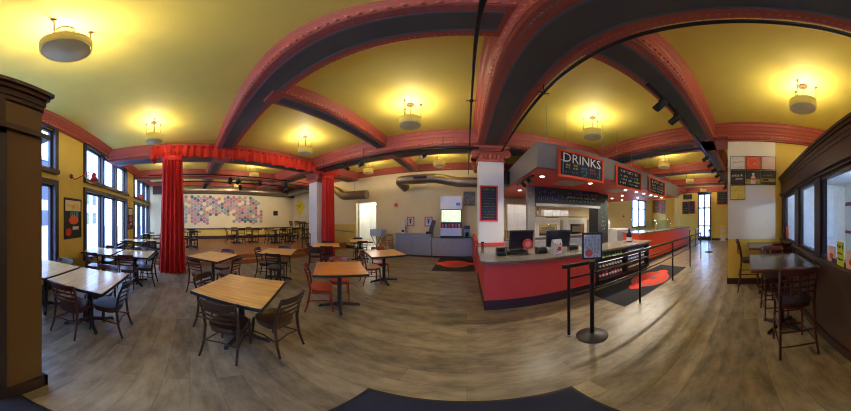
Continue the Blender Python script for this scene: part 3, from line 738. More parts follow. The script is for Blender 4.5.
duct('brown duct along the top of the hexagon mural wall',[(-10.9,-1.6,3.42),(-10.9,6.8,3.42),(-8.0,6.95,3.42)],.2)
struct(MB().box(XW,XW+.12,-2.4,YN,3.2,3.73).obj('trim_42',M_dkwood))
# ------------------------------------------------------------------ hexagon mural
t=thing('hexagon_mural','wall mural of pink, grey, teal and violet hexagons above the stage','artwork',(XW+.001,0,0))
cols=[mat('hex_%s'%n,c,.6,0,.15,14) for n,c in(('slate',(96,110,132)),('pink',(206,150,150)),('rose',(200,128,128)),('teal',(146,168,158)),('violet',(160,138,160)),('sage',(178,184,156)),('grey',(150,160,156)),('mauve',(186,160,170)))]
hexs=[]
pr_=.122; yy0=-.45
for c_ in range(28):
    for r_ in range(11):
        y=yy0+c_*pr_*1.6; z=1.32+r_*pr_*1.84+(pr_*.92 if c_%2 else 0)
        u=c_/27; top=3.1-.35*max(0,u-.85)/.15; bot=1.3+(.55 if .3<u<.62 else .1*math.sin(u*20)); 
        if z<top and z>bot and random.random()<(.86 if .1<u<.95 else .6): hexs.append((y,z))
random.shuffle(hexs)
def hexa(mb,y,z,x,r=.118):
    vs=[(x+dx,y+r*math.cos(k*PI/3)*s,z+r*math.sin(k*PI/3)*s) for dx,s in((0,1),(.03,1),(.03,.55),(.022,.5)) for k in range(6)]
    mb.add(vs,[(a*6+k,a*6+(k+1)%6,(a+1)*6+(k+1)%6,(a+1)*6+k) for a in range(3) for k in range(6)]+[tuple(18+k for k in range(6)),tuple(range(6))[::-1]])
for y,z in hexs[:96]: mb=MB(); hexa(mb,y,z,0); mb.obj('hexagon',random.choice(cols),t)
mb=MB()
for y,z in hexs[96:]: mb.use(random.choice(cols)); hexa(mb,y,z,0)
mb.obj('hexagons',parent=t)['kind']='stuff'
# ------------------------------------------------------------------ signs and pictures (local: faces -Y, x to the reader's right)
def sign(name,label,cat,w,h,loc,rot=0,face=M_chalk,frame=M_ored,fw=.035,group=None):
    t=thing(name,label,cat,loc,rot,group)
    MB().box(-w/2,w/2,-.015,0,-h/2,h/2).obj('panel',face,t)
    if frame:
        mb=MB(); mb.box(-w/2-fw,w/2+fw,-.03,0,h/2,h/2+fw).box(-w/2-fw,w/2+fw,-.03,0,-h/2-fw,-h/2).box(-w/2-fw,-w/2,-.03,0,-h/2,h/2).box(w/2,w/2+fw,-.03,0,-h/2,h/2)
        mb.obj('frame',frame,t,bevel=.003)
    return t
def chalkrows(t,rows,lw=.006):
    for m,x0,x1,z,h in rows:
        mb=MB(); scribble(mb,x0,x1,z,h,-.017,lw); mb.obj('chalk_lettering',m,t)
s=sign('menu_board','orange-framed DRINKS chalkboard hung before the grey soffit','sign',1.02,.46,(2.1,2.73,2.645),0,fw=.045)
text('DRINKS',.27,M_cw,s,(0,-.018,.11)); 
chalkrows(s,[(M_cy,-.4,-.28,-.02,.06),(M_cy,-.4,-.28,-.08,.05),(M_cy,-.24,-.1,-.02,.06),(M_cy,-.24,-.1,-.08,.05),(M_cb,-.42,-.1,-.16,.05),(M_cc,-.04,.12,-.05,.06),(M_cc,-.04,.12,-.12,.06),(M_cc,-.02,.1,-.18,.05),(M_cp,.17,.32,-.04,.05),(M_cp,.17,.32,-.1,.05),(M_cb,.34,.46,-.1,.06),(M_cb,.34,.46,-.17,.05)],.01)
MB().box(-.46,-.45,-.018,-.015,-.2,.06).box(.44,.45,-.018,-.015,-.2,.04).box(-.5,-.32,-.018,-.015,.05,.06).box(.36,.49,-.018,-.015,.04,.05).obj('chalk_line',M_cc,s)
for x0,x1,lab in((3.06,4.14,'orange-framed chalk menu board, second beyond the DRINKS board'),(4.55,5.65,'orange-framed chalk menu board, farthest along the soffit')):
    s=sign('menu_board',lab,'sign',x1-x0-.09,.46,((x0+x1)/2,2.73,2.64),0,fw=.045)
    chalkrows(s,[(M_cw,-.36,.36,.15,.1),(M_cy,-.38,-.1,.03,.07),(M_cp,-.05,.15,.03,.06),(M_cy,.18,.4,.03,.07),(M_cw,-.38,-.12,-.06,.06),(M_cw,-.08,.14,-.06,.06),(M_cy,.18,.42,-.06,.06),(M_cw,-.4,-.1,-.15,.06),(M_cg,-.05,.15,-.15,.05),(M_cw,.2,.4,-.15,.06)],.014)
s=sign('menu_chalkboard','tall red-framed chalkboard hung on the white column','sign',.40,.86,(.56,4.51,2.0),0,frame=M_red,fw=.035)
chalkrows(s,[(M_cy,-.15,.15,.36,.07)]+[(random.choice((M_cw,M_cp,M_cg,M_cc,M_cb,M_cy)),-.17,.17,.27-.07*i,.038) for i in range(10)],.011)
# chalkboard header over the kitchen pass
hd=thing('header_board','wide chalkboard header with violet and green writing over the kitchen pass','sign',(3.02,4.45,0))
MB().box(-1.19,1.15,0,.08,2.03,2.5).obj('panel',M_chalk,hd); MB().box(-1.2,1.15,-.03,.1,1.95,2.03).obj('steel_edge',M_steel,hd)
for m,x0,x1,z,h in((M_cpu,-1.1,-.55,2.36,.12),(M_cpu,-1.12,-.5,2.18,.13),(M_cb,-.5,-.28,2.26,.12),(M_cpu,-.2,1.05,2.37,.08),(M_cy,-.2,1.0,2.25,.08),(M_cc,-.2,1.0,2.14,.08)):
    mb=MB(); scribble(mb,x0,x1,z,h,-.002,.024); mb.obj('chalk_lettering',m,hd)
p=thing('side_board','narrow grey chalk pillar at the end of the kitchen pass','board',(1.72,4.5,0)); MB().box(-.11,.11,0,.14,0,2.5).obj('panel',M_grey,p)
mb=MB(); scribble(mb,-.08,.08,2.3,.1,-.002,.008); scribble(mb,-.08,.08,2.15,.09,-.002,.008); mb.obj('chalk_lettering',M_cw,p)
mb=MB(); scribble(mb,-.08,.08,1.9,.1,-.002,.008); scribble(mb,-.08,.08,1.78,.1,-.002,.008); mb.obj('yellow_lettering',M_cy,p)
p=thing('column_lettering','vertical chalk writing down the black kitchen column','sign',(4.48,4.60,0))
mb=MB()
for i in range(9): scribble(mb,-.12,.12,2.35-.14*i,.1,-.004,.01)
mb.obj('chalk_lettering',M_cg,p)
# posters on the yellow wall, over its painted daylight panel
def poster(label,row,colm,face,extra=None):
    y=.144-.36*colm; z=(2.955,2.585,2.22)[row]
    s=sign('wall_poster_print',label,'poster',.33,.33,(4.13,y,z),-PI/2,face,M_black,.008)
    s.name='square_print'
    MB().box(-.165,.165,.0,.02,-.165,.165).obj('backing',M_black,s)
    if extra: extra(s)
    return s
Mo=mat('orange_print',(226,84,40),.5); Mp=mat('pale_pink_print',(236,208,204),.5); Mb=mat('black_print',(46,46,50),.5); Mw=mat('white_print',(228,228,230),.5); My=mat('yellow_print',(232,214,96),.5); Mol=mat('olive_gold_band',(170,150,50),.5)
def e1(s):
    mb=MB(); scribble(mb,-.14,.1,.12,.035,-.017,.006); mb.bar((-.1,-.017,-.0),(.1,-.017,.02),.002,.03,(0,1,0)); mb.bar((-.12,-.017,-.05),(-.1,-.017,.01),.002,.03,(0,1,0)); mb.bar((.08,-.017,.05),(.14,-.017,.0),.002,.02,(0,1,0))
    mb.bar((-.12,-.017,-.08),(-.09,-.017,-.13),.002,.02,(0,1,0)); scribble(mb,-.06,.14,-.12,.06,-.017,.012); mb.obj('printed_drawing_pattern',M_black,s)
def ring(s,m,r,cx=0,cz=0,w=.006): MB().tube([(cx+r*math.cos(a*PI/16),-.017,cz+r*math.sin(a*PI/16)) for a in range(32)],w,6,closed=True,rz=.3).obj('printed_ring',m,s)
def e2(s):
    ring(s,Mw,.115)
    mb=MB()
    for a in range(4): mb.bar((.0,-.017,-.05),(.03+.02*a,-.017,.05-.02*a),.002,.014,(0,1,0))
    mb.bar((-.03,-.017,-.06),(.06,-.017,-.05),.002,.03,(0,1,0)); mb.obj('printed_hand_pattern',Mw,s)
def e3(s):
    text('I',.09,Mw,s,(-.05,-.017,.06)); 
    mb=MB(); mb.poly([(.04,.03),(.07,.06),(.085,.085),(.07,.1),(.05,.095),(.04,.085),(.03,.095),(.01,.1),(-.005,.085),(.01,.06)],(-.018,-.016)); mb.obj('printed_heart',Mw,s)
    mb=MB(); scribble(mb,-.11,.12,-.05,.08,-.017,.012); mb.obj('printed_lettering',Mw,s)
def e4(s): text('pizza &',.085,Mw,s,(-.01,-.017,.05)); text('pints',.085,Mw,s,(.03,-.017,-.03))
def e5(s):
    mb=MB().use(Mw); mb.lathe([(0,.12),(.03,.1),(.035,.07),(.02,.04),(.05,.01),(.06,-.1),(.05,-.16)],12,(0,-.017,0),1,.06)
    mb.obj('printed_figure',parent=s); MB().box(-.05,.07,-.021,-.02,-.07,-.02).obj('printed_slice',Mo,s); MB().box(-.165,.165,-.0165,-.015,-.165,-.04).obj('printed_band',Mol,s)
def e6(s):
    MB().box(-.165,.165,-.0165,-.015,-.1,-.02).obj('printed_band',Mol,s); mb=MB(); scribble(mb,-.14,.14,.06,.04,-.017,.006); mb.obj('printed_lettering',M_cw,s); MB().box(-.13,0,-.019,-.016,-.08,-.03).obj('printed_block',M_black,s)
def e7(s):
    mb=MB(); pts=[((-.1,.05),(-.03,.07)),((-.03,.07),(.05,.12)),((-.03,.07),(-.08,.0)),((-.02,.06),(.06,.03)),((.05,.12),(.11,.1)),((.06,.03),(.1,.05))]
    for a,b in pts: mb.bar((a[0],-.017,a[1]),(b[0],-.017,b[1]),.002,.018,(0,1,0))
    scribble(mb,-.12,.12,-.06,.035,-.017,.009); scribble(mb,-.12,.12,-.11,.035,-.017,.009); mb.obj('printed_pattern',M_black,s)
poster('white square print with a black drawn hand, top row',0,0,Mw,e1); poster('orange square print with a white ring emblem',0,1,Mo,e2); poster('pale pink square print with faint white lettering',0,2,Mp,e3)
poster('black square print reading pizza and pints',1,0,Mb,e4); poster('black square print with a white figure holding a slice',1,1,Mb,e5); poster('black and gold square print below the pale pink one',1,2,Mb,e6)
poster('yellow square print with a tumbling figure, lowest on the wall',2,0,My,e7)
# yellow diamond sign, pictures on walls
s=thing('diamond_sign','yellow diamond warning sign with a black tumbling figure','sign',(-10.4,YN-.02,2.46))
MB().poly([(0,-.72),(.56,0),(0,.72),(-.56,0)],(-.02,0)).obj('panel',M_sign,s)
mb=MB(); 
for a,b in(((-.2,.05),(0,.08)),((0,.08),(.16,.2)),((0,.08),(-.12,-.1)),((0,.05),(.2,-.06)),((-.2,.05),(-.26,.15))): mb.bar((a[0],-.022,a[1]),(b[0],-.022,b[1]),.003,.07,(0,1,0))
mb.obj('printed_pattern',M_black,s)
for x0,x1,w,up in((-3.78,-3.1,'beside the second window','red'),(-7.95,-7.32,'between the second and third windows','orange')):
    s=sign('framed_poster','black-framed vintage film-style poster '+w,'poster',x1-x0-.06,.93,((x0+x1)/2,YS+.001,1.61),PI,M_chalk,M_black,.03)
    s['label']='black-framed printed poster hanging '+w
    w2=(x1-x0-.06)/2
    MB().box(-w2,w2,-.017,-.015,.18,.44).obj('printed_banner',mat('cream_print',(232,214,170),.5),s)
    mb=MB(); scribble(mb,-w2+.04,w2-.02,.3,.14,-.019,.03); mb.obj('printed_title',M_sign,s)
    mb=MB(); mb.lathe([(0,-.1),(.14,-.08),(.2,0),(.12,.1),(0,.13)],12,(.02,-.017,-.05),1,.04); mb.obj('printed_shape',Mo,s)
    mb=MB(); mb.lathe([(0,-.1),(.1,-.06),(.1,.06),(0,.1)],14,(-.18,-.018,-.33),1,.04); mb.obj('printed_disc',M_logo,s)
    MB().box(-.02,.22,-.019,-.016,-.28,-.2).obj('printed_caption',M_paper,s)
    mb=MB()
    for k in range(5): mb.box(-.1+k*.07,-.07+k*.07,-.0165,-.015,-.1,.16)
    mb.obj('printed_stripe',M_cc,s)
s=sign('photo_frame','small framed picture beside the hexagon mural','picture',.3,.28,(XW+.001,5.95,2.0),PI/2,M_chalk,M_dkwood,.03)
for x in(-2.48,-1.66):
    s=sign('notice','red-framed white notice above the grey cabinets, '+('beside the tilted dispenser' if x>-2 else 'beside the white cup dispenser'),'notice',.27,.34,(x,YN-.001,1.48),0,M_paper,mat('red_notice_frame',(214,60,50),.5),.04)
    MB().box(-.03,.03,-.017,-.015,-.09,.08).box(-.06,.06,-.017,-.015,.08,.11).obj('printed_logo',M_black,s)
s=sign('wall_picture','grey framed picture above the coffee brewer','picture',.44,.55,(.1,YN-.001,2.46),0,mat('grey_photo_print',(120,118,120),.5,0,.5,9),M_grey,.03)
s=thing('fire_alarm','small red alarm box with its conduit on the north wall','fire alarm',(-3.19,YN+.004,2.24)); MB().box(-.07,.07,-.05,0,-.07,.07).obj('alarm_box',mat('alarm_red',(205,50,40),.4),s,bevel=.01); MB().tube([(0,-.02,.07),(0,-.02,.95)],.008,6).obj('conduit',M_cream,s)
# menus and chalkboards on the east wall
for i,(y,w,z,hh,lab) in enumerate(((7.02,.62,2.62,1.0,'orange-framed menu poster nearest the corner window'),(6.3,.62,2.58,1.05,'orange-framed menu poster next to the kitchen column'),(4.45,.5,2.45,.9,'orange-framed chalkboard next to the far column'),(3.95,.42,2.48,.9,'orange-framed chalkboard next to the far glass door'),(4.3,.6,3.3,.28,'small dark sign above the two far chalkboards'),(1.6,.75,3.2,1.0,'large orange-framed chalkboard south of the far door'))):
    s=sign('chalkboard' if i>1 else 'menu_poster',lab,'sign',w,hh,(XE-.001,y,z),-PI/2,M_chalk if i>1 else mat('brown_menu_print',(120,90,60),.5,0,.5,12),M_ored if i!=4 else M_dkwood,.05)
    chalkrows(s,[(random.choice((M_cw,M_cy,M_cg)),-w*.4,w*.4,hh*(.35-.14*k),hh*.08) for k in range(6)],.012)
# ------------------------------------------------------------------ gooseneck wall lamps
def gooseneck(x,lab):
    t=thing('wall_lamp',lab,'lamp',(x,YS,2.66))
    MB().tube([(0,0,0),(0,.02,0)],.06,16).obj('mounting_plate',M_brown,t)
    MB().tube([(0,.02,0),(0,.12,-.1),(-.05,.3,-.02),(-.1,.5,.08),(-.13,.58,.02)],.013,8).obj('gooseneck_arm',mat('red_enamel',(190,40,34),.35),t)
    MB().lathe([(.03,.06),(.05,.02),(.06,-.06),(.12,-.16),(.115,-.16),(.05,-.05)],20,(-.13,.58,-.02)).obj('lamp_shade',MC['red_enamel'],t)
    return t
gooseneck(-3.38,'red gooseneck wall lamp over the poster beside the second window'); gooseneck(-7.45,'red gooseneck wall lamp between the second and third windows')
# ------------------------------------------------------------------ serving counters
ct=thing('service_counter','L-shaped pink-red service counter with grey stone top and dark kick','counter')
mb=MB(); mb.box(.28,2.5,2.8,3.5,.16,.87); mb.box(.28,.95,3.5,4.45,.16,.87); mb.obj('body',M_red,ct)
mb=MB(); mb.box(.32,2.5,2.84,3.46,0,.16); mb.box(.32,.91,3.46,4.45,0,.16); mb.box(.275,2.5,2.785,2.8,0,.19); mb.box(.27,.28,2.785,4.45,0,.19); mb.obj('kick_board',mat('plum_kick_board',(62,40,56),.5),ct)
mb=MB(); mb.poly([(.22,2.80),(.30,2.71),(4.72,2.71),(4.72,3.55),(1.0,3.55),(1.0,4.45),(.22,4.45)],(.87,.92),2); mb.obj('countertop',M_stone,ct,bevel=.008)
mb=MB().use(M_black); mb.box(2.5,4.65,2.85,3.5,0,.12); mb.box(2.5,2.56,2.78,3.5,.12,.87); mb.box(3.54,3.62,2.78,3.5,.12,.87); mb.box(4.59,4.65,2.78,3.5,.12,.87); mb.box(2.5,4.65,3.3,3.5,.12,.87); mb.box(2.5,4.65,2.78,3.4,.82,.87); mb.box(2.5,4.65,2.78,3.3,.12,.2)
for z in(.42,.62): mb.box(2.56,4.59,2.82,3.3,z,z+.015)
mb.obj('display_shelf',parent=ct)
c2=thing('service_counter','long orange-red serving counter with raised stone top and sneeze guards','counter')
MB().box(4.85,10.1,3.28,3.95,.12,1.08).obj('body',M_ored,c2); MB().box(4.9,10.05,3.32,3.9,0,.12).obj('kick_board',M_base,c2)
MB().box(4.8,10.15,3.22,4.0,1.08,1.13).obj('countertop',M_stone,c2,bevel=.006)
for x0,x1 in((5.0,6.4),(6.5,7.9)):
    mb=MB(); mb.box(x0,x1,3.5,3.51,1.13,1.5); mb.obj('sneeze_guard',M_glass,c2)
    for x in(x0,x1): MB().tube([(x,3.5,1.13),(x,3.5,1.52),(x,3.75,1.6)],.012,8).obj('guard_post',M_chrome,c2)
    MB().tube([(x0,3.5,1.52),(x1,3.5,1.52)],.008,6).obj('guard_rail',M_chrome,c2)
lw=struct(MB().box(.24,.36,5.25,YN-.02,0,.95).obj('wall_low',M_red))
# bottles and packs on display
def make_bottle():
    t=thing('bottle','b','bottle'); bb=MB().lathe([(.028,0),(.03,.01),(.03,.1),(.012,.13),(.012,.15)],10).obj('bottle_body',mat('amber_bottle',(120,60,40),.2),t)
    MB().lathe([(.0305,.03),(.0305,.085)],10).obj('bottle_label',M_paper,bb); MB().lathe([(.014,.15),(.014,.165),(0,.166)],8).obj('cap',M_logo,t); return t
BP={}
for nm,c,lc,word in(('amber',(120,60,40),(230,225,210),'amber bottle with a pale label'),('red',(190,50,50),(240,230,230),'red bottle with a white label'),('green',(60,120,80),(230,230,140),'green bottle with a yellow label'),('blue',(60,100,190),(230,235,245),'blue bottle with a pale label')):
    b=make_bottle(); 
    for o in bpy.data.objects:
        if o.parent==b or (o.parent and o.parent.parent==b):
            if o.name.startswith('bottle_body'): o.data.materials[0]=mat('bottle_'+nm,c,.2)
            if o.name.startswith('bottle_label'): o.data.materials[0]=mat('label_'+nm,lc,.5)
    BP[nm]=(b,word)
for z in(.86,.6,.4):
    for x in(3.05,4.1): MB().box(x-.45,x+.45,2.86,2.875,z-.045 if z>.8 else z,z-.04 if z>.8 else z+.005).obj('shelf_light',mat('shelf_strip_glow',(235,240,255),.5,emit=1.0),ct)
rows={.635:('green','blue'),.435:('amber','blue'),.2:('red','amber')}
for z,(a,b_) in rows.items():
    for side in(0,1):
        nm=(a,b_)[side]
        for i in range(9):
            p,word=BP[nm]; x=2.64+side*1.06+i*.105
            place(p,(x,2.92,z+.001),0,word+' in the %s row, %s bay of the counter shelf'%({.635:'top',.435:'middle',.2:'bottom'}[z],('near','far')[side]),'%s bottles on the %s row, %s bay'%(nm,{.635:'top',.435:'middle',.2:'bottom'}[z],('first','second')[side]))
# things on counters
def monitor(x,y,rot,lab,tilt=.15):
    t=thing('pos_monitor',lab,'monitor',(x,y,.92),rot)
    mb=MB(); mb.box(-.25,.25,-.02,.02,.1,.47,Matrix.Rotation(tilt,3,'X')); hs=mb.obj('housing',M_black,t,bevel=.01)
    MB().box(-.22,.22,-.024,-.02,.13,.44,Matrix.Rotation(tilt,3,'X')).obj('rear_panel',M_screen,hs)
    MB().lathe([(.11,0),(.11,.012),(.03,.03),(.025,.16)],20).obj('stand',M_black,t); return t
monitor(1.03,3.28,.1,'black register monitor with a red round sticker beside it'); monitor(1.83,3.25,-.35,'dark tilted register monitor beside the paper bag',.3)
t=thing('round_sign','small red round sign standing before the first register monitor','sign',(1.12,3.12,.92)); MB().tube([(0,-.01,.2),(0,.01,.2)],.1,28).obj('disc',M_logo,t); MB().tube([(-.0,-.012,.2),(0,-.011,.2)],.06,20).obj('printed_ring',mat('pink_print',(240,150,150),.5),t); MB().tube([(0,0,.1),(0,.03,0)],.01,8).lathe([(.05,0),(.05,.01)],14,(0,.03,0)).obj('stand',M_black,t)
def blackbox(name,x,y,w,d,h,lab,cat,rot=0):
    t=thing(name,lab,cat,(x,y,.92),rot); 
    MB().extr([(-d/2,0),(d/2,0),(d/2,h),(-d*.1,h),(-d/2,h*.55)],(-w/2,0,0),(w/2,0,0),(0,1,0)).obj('housing',M_black,t,bevel=.006)
    MB().box(-w*.35,w*.35,-d*.44,-d*.2,h*.72,h*.8).obj('keypad',M_screen,t); return t
blackbox('receipt_printer',.62,3.2,.16,.2,.14,'black receipt printer at the corner of the stone counter','printer'); blackbox('cash_drawer',.95,3.38,.4,.3,.1,'low black cash drawer under the first register monitor','cash drawer')
blackbox('card_reader',1.42,3.18,.2,.16,.12,'black card reader between the two register monitors','card reader',.1); blackbox('card_reader',2.2,3.22,.2,.18,.13,'black card reader beyond the paper bag','card reader',-.2)
t=thing('paper_bag','white paper bag printed with red spots on the counter','bag',(1.66,2.98,.92),.15); 
MB().extr([(-.055,0),(.055,0),(.05,.2),(.02,.28),(-.02,.28),(-.05,.2)],(-.1,0,0),(.1,0,0),(0,1,0)).obj('bag_body',M_paper,t)
mb=MB().use(M_logo); mb.tube([(.03,-.058,.1),(.03,-.052,.1)],.045,18)
for i in range(12):
    x,z=random.uniform(-.085,.085),random.uniform(.03,.2); mb.use(random.choice((M_logo,M_cpu,M_cy,M_logo))); mb.tube([(x,-.0565,z),(x,-.053,z)],random.uniform(.012,.026),8)
mb.obj('printed_spots_pattern',parent=t)
t=thing('tumbler','small black tumbler at the column end of the counter','cup',(.36,4.05,.92)); MB().lathe([(.03,0),(.04,.14),(.036,.14),(.028,.01)],16).obj('cup_body',M_black,t)
MB().lathe([(.04,.13),(.041,.145),(.03,.15)],16).obj('lid',M_screen,t)
t=thing('wine_bottle','dark bottle with a white label at the end of the stone counter','bottle',(4.2,3.2,.92)); MB().lathe([(.08,0),(.085,.02),(.085,.2),(.05,.27),(.03,.3),(.03,.4)],16).obj('bottle_body',M_screen,t); MB().lathe([(.086,.03),(.086,.13)],16).obj('bottle_label',M_paper,t); MB().lathe([(.032,.36),(.032,.41),(0,.412)],12).obj('cap',mat('blue_cap',(80,70,200),.4),t)
# ------------------------------------------------------------------ kitchen
sf=thing('menu_soffit','deep grey boxed soffit with red underside over the kitchen','soffit')
sf['kind']='structure'; del sf['category']
sf.name='ceiling_soffit'
MB().box(1.17,7.0,2.78,YN-.02,2.52,3.02).obj('fascia',M_grey,sf); MB().box(1.2,6.97,2.81,YN-.04,2.5,2.52).obj('soffit_underside',M_redceil,sf)
for x in(1.6,3.4,5.2): MB().box(x+.5,x+1.1,3.4,4.0,2.494,2.5).obj('access_panel',mat('grey_vent_panel',(150,140,130),.5),sf)
for x in(1.4,1.8,2.8,3.3,3.9,4.6,5.0,5.8,6.4): MB().tube([(x,2.9,3.02),(x,2.9,4.0)],.004,6).obj('suspension_wire',M_steel,sf)
def make_down():
    t=thing('downlight','d','downlight'); MB().lathe([(.07,0),(.07,-.012),(.05,-.015)],20).obj('trim_ring',M_steel,t); MB().lathe([(.048,-.012),(.045,-.018),(0,-.02)],18).obj('lens',M_bulb,t); return t
DL=make_down()
for i,(x,y) in enumerate(((1.5,3.3),(2.81,3.34),(4.2,3.34),(4.75,3.32),(5.2,3.32),(5.65,3.3),(6.05,3.3),(6.5,3.28),(5.2,4.3),(6.1,4.2),(5.6,5.2),(6.4,5.3),(6.0,6.2),(1.6,5.2),(2.6,5.6),(3.6,5.6))):
    place(DL,(x,y,2.499),0,'small bright downlight set in the red soffit underside','downlights in the red soffit')
    plight(x,y,2.42,17 if y<5 else 9,.04,(1,.9,.72),'SPOT',2.95,(x,y,0))
t=thing('spotlight','black twin spotlight under the soffit corner by the column','spotlight',(1.3,3.9,2.5)); MB().box(-.03,.03,-.6,.5,-.03,0).obj('track_rail',M_blackmet,t)
for y in(-.3,.1): MB().tube([(0,y,-.05),(.03,y-.09,-.12)],.045,12).obj('lamp_head',M_black,t)
t=thing('black_canister','black cylindrical speaker fixed beside the white column capital','speaker',(1.07,4.75,2.75)); MB().lathe([(.0,-.19),(.08,-.19),(.09,-.17),(.09,.17),(.08,.19),(0,.19)],20).obj('cabinet',M_black,t); MB().box(-.12,-.05,-.02,.02,-.03,.03).obj('bracket',M_blackmet,t); t.name='wall_speaker'
# back counter with ovens
kc=thing('kitchen_counter','stainless steel back counter under the ovens','counter'); MB().box(1.15,6.9,5.7,6.4,.86,.9).obj('worktop',M_steel,kc); MB().box(1.2,6.85,5.74,6.38,.1,.86).obj('cabinet_body',M_steel2,kc)
for i in range(7): MB().box(1.25+i*.8,1.97+i*.8,5.72,5.74,.15,.8).obj('door',M_cab,kc)
MB().box(1.25,6.8,5.8,6.35,0,.1).obj('plinth',M_base,kc)
def oven(x,w,lab):
    t=thing('pizza_oven',lab,'oven',(x,6.05,.9)); MB().box(-w/2,w/2,-.3,.3,.03,.66).obj('oven_body',M_steel2,t,bevel=.01)
    od=MB().box(-w*.36,w*.36,-.32,-.3,.1,.5).obj('door',M_chrome,t); MB().box(-w*.27,w*.27,-.325,-.32,.18,.42).obj('door_glass',mat('oven_glass',(110,100,84),.15),od)
    MB().tube([(-w*.3,-.35,.47),(w*.3,-.35,.47)],.012,8).obj('handle',M_chrome,od)
    for sx in(-1,1):
        for sy in(-1,1): MB().lathe([(.02,0),(.02,.03)],8,(sx*w*.44,sy*.26,0)).obj('foot',M_black,t)
oven(2.85,1.0,'stainless pizza oven under the shelf of white boxes'); oven(4.15,.95,'stainless pizza oven beside the black chalk column'); oven(5.6,.9,'stainless oven beyond the black chalk column')
sh=thing('wall_shelf','long steel wall shelf above the ovens','shelf',(3.6,6.2,1.7)); MB().box(-1.25,1.3,-.2,.2,-.03,0).obj('shelf_board',M_steel,sh)
for x in(-1.2,0,1.25): MB().box(x-.015,x+.015,.1,1.28,-.06,-.03).obj('bracket',M_steel,sh)
def carton(w,d,h):
    t=thing('pizza_box','b','box'); MB().box(-w/2,w/2,-d/2,d/2,.001,h*.55).obj('box_base',M_paper,t,bevel=.003); MB().box(-w/2-.004,w/2+.004,-d/2-.004,d/2+.004,h*.5,h-.003).obj('box_lid',M_paper,t,bevel=.003); return t
cb=carton(.33,.3,.115)
for i,x in enumerate((2.98,3.35,3.72)):
    for k in range(2): place(cb,(x,6.15,1.7+k*.115),0,'white carton on the steel shelf above the ovens','cartons on the oven shelf')
rk=thing('shelf_rack','steel rack holding the stacked white pizza boxes','rack',(1.82,6.1,.9)); MB().box(-.45,.4,-.2,.2,.28,.3).obj('shelf_board',M_steel,rk)
for sx in(-.43,.38):
    for sy in(-.18,.18): MB().tube([(sx,sy,0),(sx,sy,.28)],.012,6).obj('post',M_steel,rk)
cs=carton(.255,.3,.112)
for i in range(3):
    for k in range(8): place(cs,(1.52+i*.265,6.1,1.2+k*.112),0,'white folded pizza box in the stacks beyond the white column','pizza boxes stacked on the rack')
t=thing('utensil_crock','steel crock with a wooden utensil on the oven shelf','crock',(2.6,6.15,1.7)); MB().lathe([(.05,0),(.055,.16),(.05,.16),(.045,.01)],16).obj('crock_body',M_steel,t); MB().tube([(0,0,.02),(.02,0,.25)],.01,6).lathe([(0,.22),(.045,.26),(.03,.33),(0,.35)],10,(.02,0,0)).obj('utensil',M_mahog,t)
t=thing('kitchen_fridge','low stainless fridge behind the second serving counter','fridge',(6.2,5.3,0)); MB().box(-.5,.5,-.3,.3,.05,1.15).obj('fridge_body',M_steel2,t,bevel=.01); MB().box(-.48,-.01,-.32,-.3,.1,1.1).obj('door',M_steel,t); MB().box(.01,.48,-.32,-.3,.1,1.1).obj('door',M_steel,t)
MB().tube([(-.05,-.35,.5),(-.05,-.35,.9)],.01,6).obj('handle',M_chrome,t); MB().box(-.45,.45,-.25,.25,0,.05).obj('plinth',M_black,t)
t=thing('wall_notice_board','pale notice with a red mark on the kitchen back wall','notice',(9.2,YN+.003,1.75)); t.name='kitchen_notice'; MB().box(-.18,.18,-.01,0,-.2,.2).obj('panel',M_cream,t); MB().box(-.1,.1,-.014,-.01,-.05,.08).obj('printed_logo',M_logo,t)
# ------------------------------------------------------------------ queue railing and stanchions
rl=thing('queue_railing','black three-rail steel queue railing in front of the counters','railing',(0,1.735,0))
PX=[1.13,2.59,4.05,5.5,6.96]
for x in PX:
    MB().tube([(x,0,.005),(x,0,1.03)],.02,12).obj('post',M_blackmet,rl); MB().lathe([(.045,0),(.045,.008)],16,(x,0,0)).obj('foot_plate',M_steel,rl)
MB().tube([(1.05,0,1.03),(7.0,0,1.03)],.027,10).obj('top_rail',M_blackmet,rl)
for z in(.87,.64): MB().tube([(1.13,0,z),(6.96,0,z)],.013,10).obj('rail',M_blackmet,rl)
rl=thing('queue_railing','short black railing at the far end of the serving counter','railing',(0,2.75,0))
for x in(8.6,9.7,10.8): MB().tube([(x,0,0),(x,0,1.0)],.02,10).obj('post',M_blackmet,rl)
MB().tube([(8.55,0,1.0),(10.85,0,1.0)],.024,10).obj('top_rail',M_blackmet,rl)
MB().tube([(8.6,0,.7),(10.8,0,.7)],.013,8).obj('rail',M_blackmet,rl)
